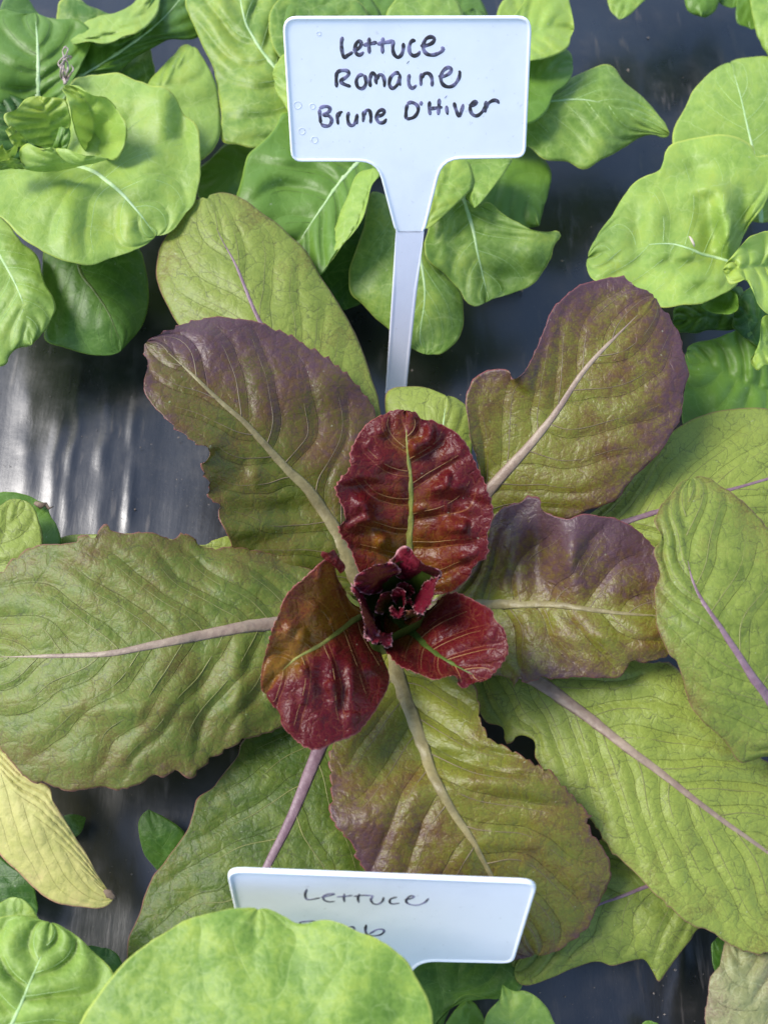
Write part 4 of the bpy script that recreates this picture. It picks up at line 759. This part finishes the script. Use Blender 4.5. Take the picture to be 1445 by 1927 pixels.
mk = NT('moulding_mark'); M['mark'] = mk.done(mk.principled((.74, .75, .80), .3, .5))

LEAN = 26.0
class Plane:
    def __init__(s, origin, lean=LEAN, yaw=0.0):
        s.o = np.asarray(origin, float)
        a, y = R(lean), R(yaw)
        s.x = np.array([math.cos(y), math.sin(y), 0.0])
        s.u = np.array([-math.sin(y) * math.sin(a), math.cos(y) * math.sin(a), math.cos(a)])
        s.n = np.cross(s.x, s.u)                         # towards the reader
        if s.n[2] < 0: s.n = -s.n
    def hit(s, pts):
        pts = np.asarray(pts, float)
        d = rays(pts[:, 0], pts[:, 1])
        k = ((s.o - CAMP) @ s.n) / (d @ s.n)
        w = CAMP + d * k[:, None] - s.o
        return np.stack([w @ s.x, w @ s.u], 1)           # local centimetres
    def w(s, q, h):
        q = np.asarray(q, float)
        return s.o + q[:, :1] * s.x + q[:, 1:2] * s.u + np.asarray(h, float).reshape(-1, 1) * s.n

def round_poly(pts, r, seg=5):
    """fillet the corners of a closed polygon; r: radius per corner"""
    out = []; n = len(pts); p = np.asarray(pts, float)
    for i in range(n):
        a, b, c = p[i - 1], p[i], p[(i + 1) % n]
        rr = r[i]
        if rr <= 0: out.append(b); continue
        u, v = (a - b) / np.linalg.norm(a - b), (c - b) / np.linalg.norm(c - b)
        rr = min(rr, .48 * np.linalg.norm(a - b), .48 * np.linalg.norm(c - b))
        for t in np.linspace(0, 1, seg + 1):
            out.append((1 - t) ** 2 * (b + u * rr) + 2 * t * (1 - t) * b + t ** 2 * (b + v * rr))
    return np.array(out)

def inset(p, d):
    a, c = np.roll(p, 1, 0), np.roll(p, -1, 0)
    t1 = (p - a) / (np.linalg.norm(p - a, axis=1)[:, None] + 1e-9); t2 = (c - p) / (np.linalg.norm(c - p, axis=1)[:, None] + 1e-9)
    n = np.stack([-(t1 + t2)[:, 1], (t1 + t2)[:, 0]], 1); n /= np.linalg.norm(n, axis=1)[:, None] + 1e-9
    area = .5 * (p[:, 0] * c[:, 1] - p[:, 1] * c[:, 0]).sum()
    return p + n * d * (1 if area > 0 else -1)

def moulded(name, pl, poly, mat, parent, rim=.14, rimh=.05, thick=.10, plain=None):
    """plate with a rounded raised rim round its front face"""
    rings = [(poly, -thick), (poly, -.02), (inset(poly, .02), rimh * .7), (inset(poly, .05), rimh), (inset(poly, rim * .75), rimh), (inset(poly, rim), .0)]
    n = len(poly)
    flat = np.ones(n) if plain is None else 1.0 - plain(poly)     # no rim where the plate runs on into the stake
    V = np.concatenate([pl.w(poly + (q - poly) * flat[:, None], np.where(h > 0, h * flat, h)) for q, h in rings])
    F = [(k * n + i, k * n + (i + 1) % n, (k + 1) * n + (i + 1) % n, (k + 1) * n + i) for k in range(len(rings) - 1) for i in range(n)]
    F.append(tuple((len(rings) - 1) * n + i for i in range(n))); F.append(tuple(range(n))[::-1])
    o = mesh_obj(name, V, F, mat, parent, smooth=False)
    bm = bmesh.new(); bm.from_mesh(o.data); bmesh.ops.recalc_face_normals(bm, faces=bm.faces)
    for f in bm.faces:
        f.smooth = len(f.verts) == 4
    bm.to_mesh(o.data); bm.free()
    return o

def lettering(name, pl, strokes, parent, wpx, tf, label=None):
    V, F = [], []
    for s in strokes:
        pts = np.array([tf(p) for p in s], float)
        if len(pts) == 1: pts = np.vstack([pts, pts + .8])
        c = cr(pts, max(6, int(np.linalg.norm(np.diff(pts, axis=0), axis=1).sum() / 2.0)))
        q = pl.hit(c)
        m = len(q)
        a = np.minimum(np.arange(m), np.arange(m)[::-1])
        rad = wpx * np.clip(.45 + a * .32, 0, 1) * (1 + .10 * np.sin(np.arange(m) * .7))
        v_, f_ = tube(pl.w(q, np.full(m, .004)), rad, .10, pl.n, 8)
        off = sum(len(x) for x in V)
        V.append(v_); F += [tuple(i + off for i in f) for f in f_]
    return mesh_obj(name, np.concatenate(V), F, M['ink'], parent)

# tall label
g0 = at(748, 742, 0.0)
tl = thing('plant_label', 'tall white plant label on a long stake with three handwritten lines', 'plant label', (g0[0], g0[1], 0), 'white plastic plant labels')
P1 = Plane(g0, LEAN, -0.6)
head_px = [(531, 30), (1001, 29), (989, 297), (833, 300), (799, 438), (744, 438), (709, 304), (548, 304)]
hq = P1.hit(head_px)
poly = round_poly(hq, [.55, .55, .45, .75, .35, .35, .75, .45])
yj = hq[4, 1]
moulded('label_plate', P1, poly, M['label'], tl, plain=lambda q: (q[:, 1] < yj + .06) * 1.0)
sq = P1.hit([(745, 434)][:1] + [(798, 434), (785, 545), (768, 700), (764, 745), (725, 745), (728, 700), (738, 545)])
b = P1.hit([(744, 745)])[0]
sq = np.vstack([sq, ]); sq = np.array(list(sq))
# continue the stake below the film to a point
k_ = [i for i in range(len(sq))]
stake_poly = np.array([sq[0], sq[1], sq[2], sq[3], sq[4], (b[0], b[1] - 4.0), sq[5], sq[6], sq[7]])
moulded('stake', P1, stake_poly, M['stake'], tl, rim=.16, rimh=.02, thick=.12, plain=lambda q: (q[:, 1] > yj - .25) * 1.0)
T1 = lambda p: (580 + p[0] / 3.803, 50 + p[1] / 3.803)
WI = .072
row1 = [[(245, 68), (238, 110), (240, 160), (250, 205), (260, 216), (285, 200), (320, 178)],
        [(318, 165), (345, 160), (372, 140), (378, 112), (362, 100), (342, 120), (334, 160), (345, 190), (370, 198), (398, 178)],
        [(436, 74), (434, 130), (438, 190)], [(392, 130), (440, 120), (492, 108)],
        [(535, 72), (530, 130), (532, 190)], [(492, 122), (540, 112), (615, 98)],
        [(612, 98), (604, 140), (612, 190), (640, 216), (668, 195), (680, 150), (680, 112)],
        [(768, 98), (740, 100), (722, 140), (728, 185), (755, 205), (785, 195), (800, 170)],
        [(802, 134), (850, 130), (890, 110), (902, 84), (880, 70), (845, 82), (825, 120), (826, 165), (855, 195), (900, 198), (945, 180), (965, 158), (950, 142)], [(712, 250)]]
row2 = [[(205, 318), (200, 370), (204, 432)], [(198, 330), (230, 312), (275, 312), (290, 335), (265, 362), (222, 385)], [(222, 385), (255, 408), (304, 426)],
        [(395, 340), (362, 348), (344, 385), (356, 430), (390, 438), (412, 405), (408, 360), (392, 342)],
        [(445, 430), (440, 380), (458, 328), (482, 350), (484, 385), (490, 410)], [(488, 380), (505, 345), (530, 345), (545, 385), (544, 430)],
        [(655, 335), (625, 328), (590, 360), (580, 410), (602, 438), (635, 415), (652, 370), (656, 335)], [(656, 340), (652, 390), (660, 420)],
        [(724, 335), (718, 375), (722, 415), (745, 438), (775, 415)],
        [(808, 330), (806, 370), (806, 420)], [(808, 370), (830, 335), (862, 332), (884, 365), (886, 425)],
        [(930, 352), (975, 350), (1015, 325), (1022, 298), (995, 290), (960, 320), (948, 370), (965, 412), (1005, 428), (1045, 412), (1075, 370), (1084, 325), (1074, 315)]]
row3 = [[(80, 585), (84, 640), (90, 690)], [(78, 582), (115, 568), (152, 576), (148, 605), (100, 630)], [(100, 630), (145, 635), (168, 665), (150, 705), (110, 706), (90, 690)],
        [(212, 610), (208, 650), (214, 698)], [(212, 650), (225, 615), (246, 606)],
        [(290, 606), (282, 650), (292, 695), (318, 704), (340, 675), (350, 620)], [(350, 620), (346, 660), (350, 695)],
        [(394, 600), (396, 640), (392, 680)], [(396, 640), (412, 600), (438, 598), (448, 640), (446, 690)],
        [(490, 640), (530, 628), (545, 605), (525, 592), (498, 610), (488, 650), (505, 682), (540, 682), (560, 655)],
        [(710, 548), (700, 600), (698, 660)], [(705, 545), (745, 540), (782, 565), (784, 605), (755, 645), (702, 660)],
        [(806, 530), (808, 562)], [(868, 530), (866, 580), (872, 630)], [(938, 512), (934, 570), (930, 630)], [(868, 585), (910, 580), (960, 574)],
        [(988, 562), (992, 600), (998, 628)], [(982, 498)], [(1042, 538), (1056, 590), (1080, 638), (1098, 595), (1108, 550)],
        [(1148, 560), (1185, 558), (1205, 542), (1190, 534), (1165, 555), (1158, 590), (1175, 625), (1210, 634), (1250, 600), (1270, 560)],
        [(1272, 528), (1268, 570), (1266, 612)], [(1268, 590), (1285, 550), (1320, 526), (1350, 528), (1366, 548)]]
for rw in (row1, row2, row3):
    lettering('lettering', P1, rw, tl, WI, T1)
for (mx, my, mr) in ((600, 62, 4), (560, 197, 7), (588, 199, 5), (568, 246, 6), (592, 262, 6)):      # small moulding rings
    a = np.linspace(0, 2 * math.pi, 17)
    q = P1.hit(np.stack([mx + mr * np.cos(a), my + mr * np.sin(a)], 1))
    v_, f_ = tube(P1.w(q, np.full(17, .004)), .014, .5, P1.n, 6)
    mesh_obj('moulding_ring', v_, f_, M['mark'], tl)

# front label, half hidden by the foreground lettuce
t0 = at(718, 1649, 9.5)
ul = np.array([0, math.sin(R(LEAN)), math.cos(R(LEAN))])
fb = t0 - ul * (9.5 / ul[2])
fl = thing('plant_label', 'low white plant label in front, its lower lines hidden by the pale leaf', 'plant label', (fb[0], fb[1], 0), 'white plastic plant labels')
P2 = Plane(fb, LEAN, 0.0)
hq = P2.hit([(425, 1637), (1013, 1660), (966, 1813), (795, 1809)])
w0, w1 = hq[1, 0] - hq[0, 0], 0
yb = (hq[2, 1] + hq[3, 1]) / 2
lx = hq[0, 0] + .02
poly = [tuple(hq[0]), tuple(hq[1]), tuple(hq[2]), tuple(hq[3]), (hq[3, 0] - .55, yb - 1.2), (.62, yb - 2.6), (-.62, yb - 2.6), (-1.1, yb - 1.2), (-1.6, yb), (lx, yb)]
moulded('label_plate', P2, round_poly(np.array(poly), [.55, .55, .45, .5, .3, .1, .1, .3, .5, .45]), M['label'], fl)
st = np.array([(-.60, yb - 2.5), (.60, yb - 2.5), (.5, -.5), (0, -3.5), (-.5, -.5)])
moulded('stake', P2, st, M['stake'], fl, rim=.16, rimh=.02, thick=.12)
T2 = lambda p: (520 + p[0] / 4.25, 1630 + p[1] / 4.25)
lettering('lettering', P2, [[(243, 186), (230, 230), (240, 265), (275, 270), (350, 255)], [(355, 252), (420, 240), (462, 226), (430, 222), (380, 240), (380, 272), (420, 288), (470, 284)],
    [(544, 222), (540, 260), (545, 290)], [(482, 248), (545, 244), (610, 236)], [(664, 224), (652, 262), (660, 296)], [(618, 246), (690, 236), (778, 240)],
    [(772, 242), (755, 270), (775, 302), (815, 306), (850, 280), (856, 250)], [(965, 250), (920, 262), (904, 285), (925, 305), (985, 298)],
    [(1025, 270), (1075, 262), (1100, 246), (1075, 240), (1045, 262), (1040, 292), (1080, 312), (1140, 312), (1190, 290), (1218, 258)]], fl, .040, T2)
lettering('lettering', P2, [[(190, 448), (188, 520), (196, 580)], [(190, 450), (250, 444), (306, 446), (300, 490), (200, 515)], [(200, 515), (300, 530), (290, 575), (196, 580)], [(400, 505), (398, 575)], [(402, 462)],
    [(520, 462), (512, 520), (518, 560), (560, 560), (620, 520), (610, 488), (560, 500), (525, 545)], [(718, 470), (712, 520), (728, 548), (770, 560), (830, 552), (862, 525), (845, 508), (800, 512), (745, 545)]], fl, .046, T2)

# ------------------------------------------------------------------ dry root threads and crumbs
rk = NT('dry_root'); M['root'] = rk.done(rk.principled((.42, .33, .30), .8))
rt = thing('dried_root', 'wisp of pale dried root threads on the upper left lettuce', 'dried root', tuple(at(118, 155, 6.4)))
rnd = random.Random(4)
for pts in ([(122, 158), (119, 135), (121, 112), (118, 95), (124, 86)], [(124, 156), (116, 130), (110, 118), (122, 105), (132, 104)], [(122, 150), (128, 128), (124, 112), (112, 124)], [(120, 150), (114, 140), (118, 118), (128, 92), (120, 88)],
            [(126, 152), (132, 140), (138, 130), (134, 122)], [(121, 156), (126, 140), (118, 120), (126, 108), (136, 106), (130, 112)]):
    c = cr(pts, 24)
    z = 6.8 + .5 * vnoise(c[:, 1] / 12, c[:, 0] / 12, rnd.randint(1, 999)) + (158 - c[:, 1]) * .012
    v_, f_ = tube(at(c[:, 0], c[:, 1], z), .03 + .03 * np.linspace(1, 0, 24), 1, None, 5)
    mesh_obj('root_thread', v_, f_, M['root'], rt)
bp = NT('pale_bract'); M['bract'] = bp.done(bp.principled((.5, .42, .32), .7))
v_, f_ = tube(at([1297, 1301, 1305, 1307], [444, 450, 458, 464], [6.35, 6.4, 6.4, 6.3]), [.03, .07, .06, .03], .6)
tag(mesh_obj('dry_bract', v_, f_, M['bract'], None, origin=at(1301, 450, 6.4)), 'tiny pale dry flake resting on the bright lettuce at the right', 'dry flake')
ck = NT('soil_crumb'); M['crumb'] = ck.done(ck.principled(ck.mix(ck.noise(ck.n('TexCoord').outputs['Object'], 90.0), (.05, .035, .028), (.30, .25, .21)), .9))
V, F = [], []
def crumb(px, py, r):
    p = at(px, py, .02); o = len(V) * 0 + sum(len(x) for x in V)
    d = np.array([(1, 0, 0), (-1, 0, 0), (0, 1, 0), (0, -1, 0), (0, 0, 1), (0, 0, -1)], float)
    d = d * np.array([[rnd.uniform(.6, 1.3)] for _ in range(6)]) * r * np.array([1.1, 1, .7])
    V.append(p + d)
    for f in ((0, 2, 4), (2, 1, 4), (1, 3, 4), (3, 0, 4), (2, 0, 5), (1, 2, 5), (3, 1, 5), (0, 3, 5)): F.append(tuple(i + o for i in f))
for (px, py, r) in ((1182, 131, .13), (1170, 78, .05), (1220, 70, .07), (1012, 436, .05), (1058, 490, .08), (982, 546, .08), (336, 823, .06), (265, 842, .05), (254, 958, .05), (333, 902, .05), (285, 836, .04), (228, 1540, .05), (248, 1646, .05), (776, 697, .08), (1270, 1826, .07), (1250, 1910, .05), (1230, 1870, .05)):
    crumb(px, py, r)
for _ in range(900):
    crumb(rnd.uniform(-100, 1545), rnd.uniform(-100, 2000), rnd.uniform(.008, .034))
cr_o = mesh_obj('soil_crumbs', np.concatenate(V), F, M['crumb'], smooth=False)
cr_o['kind'] = 'stuff'
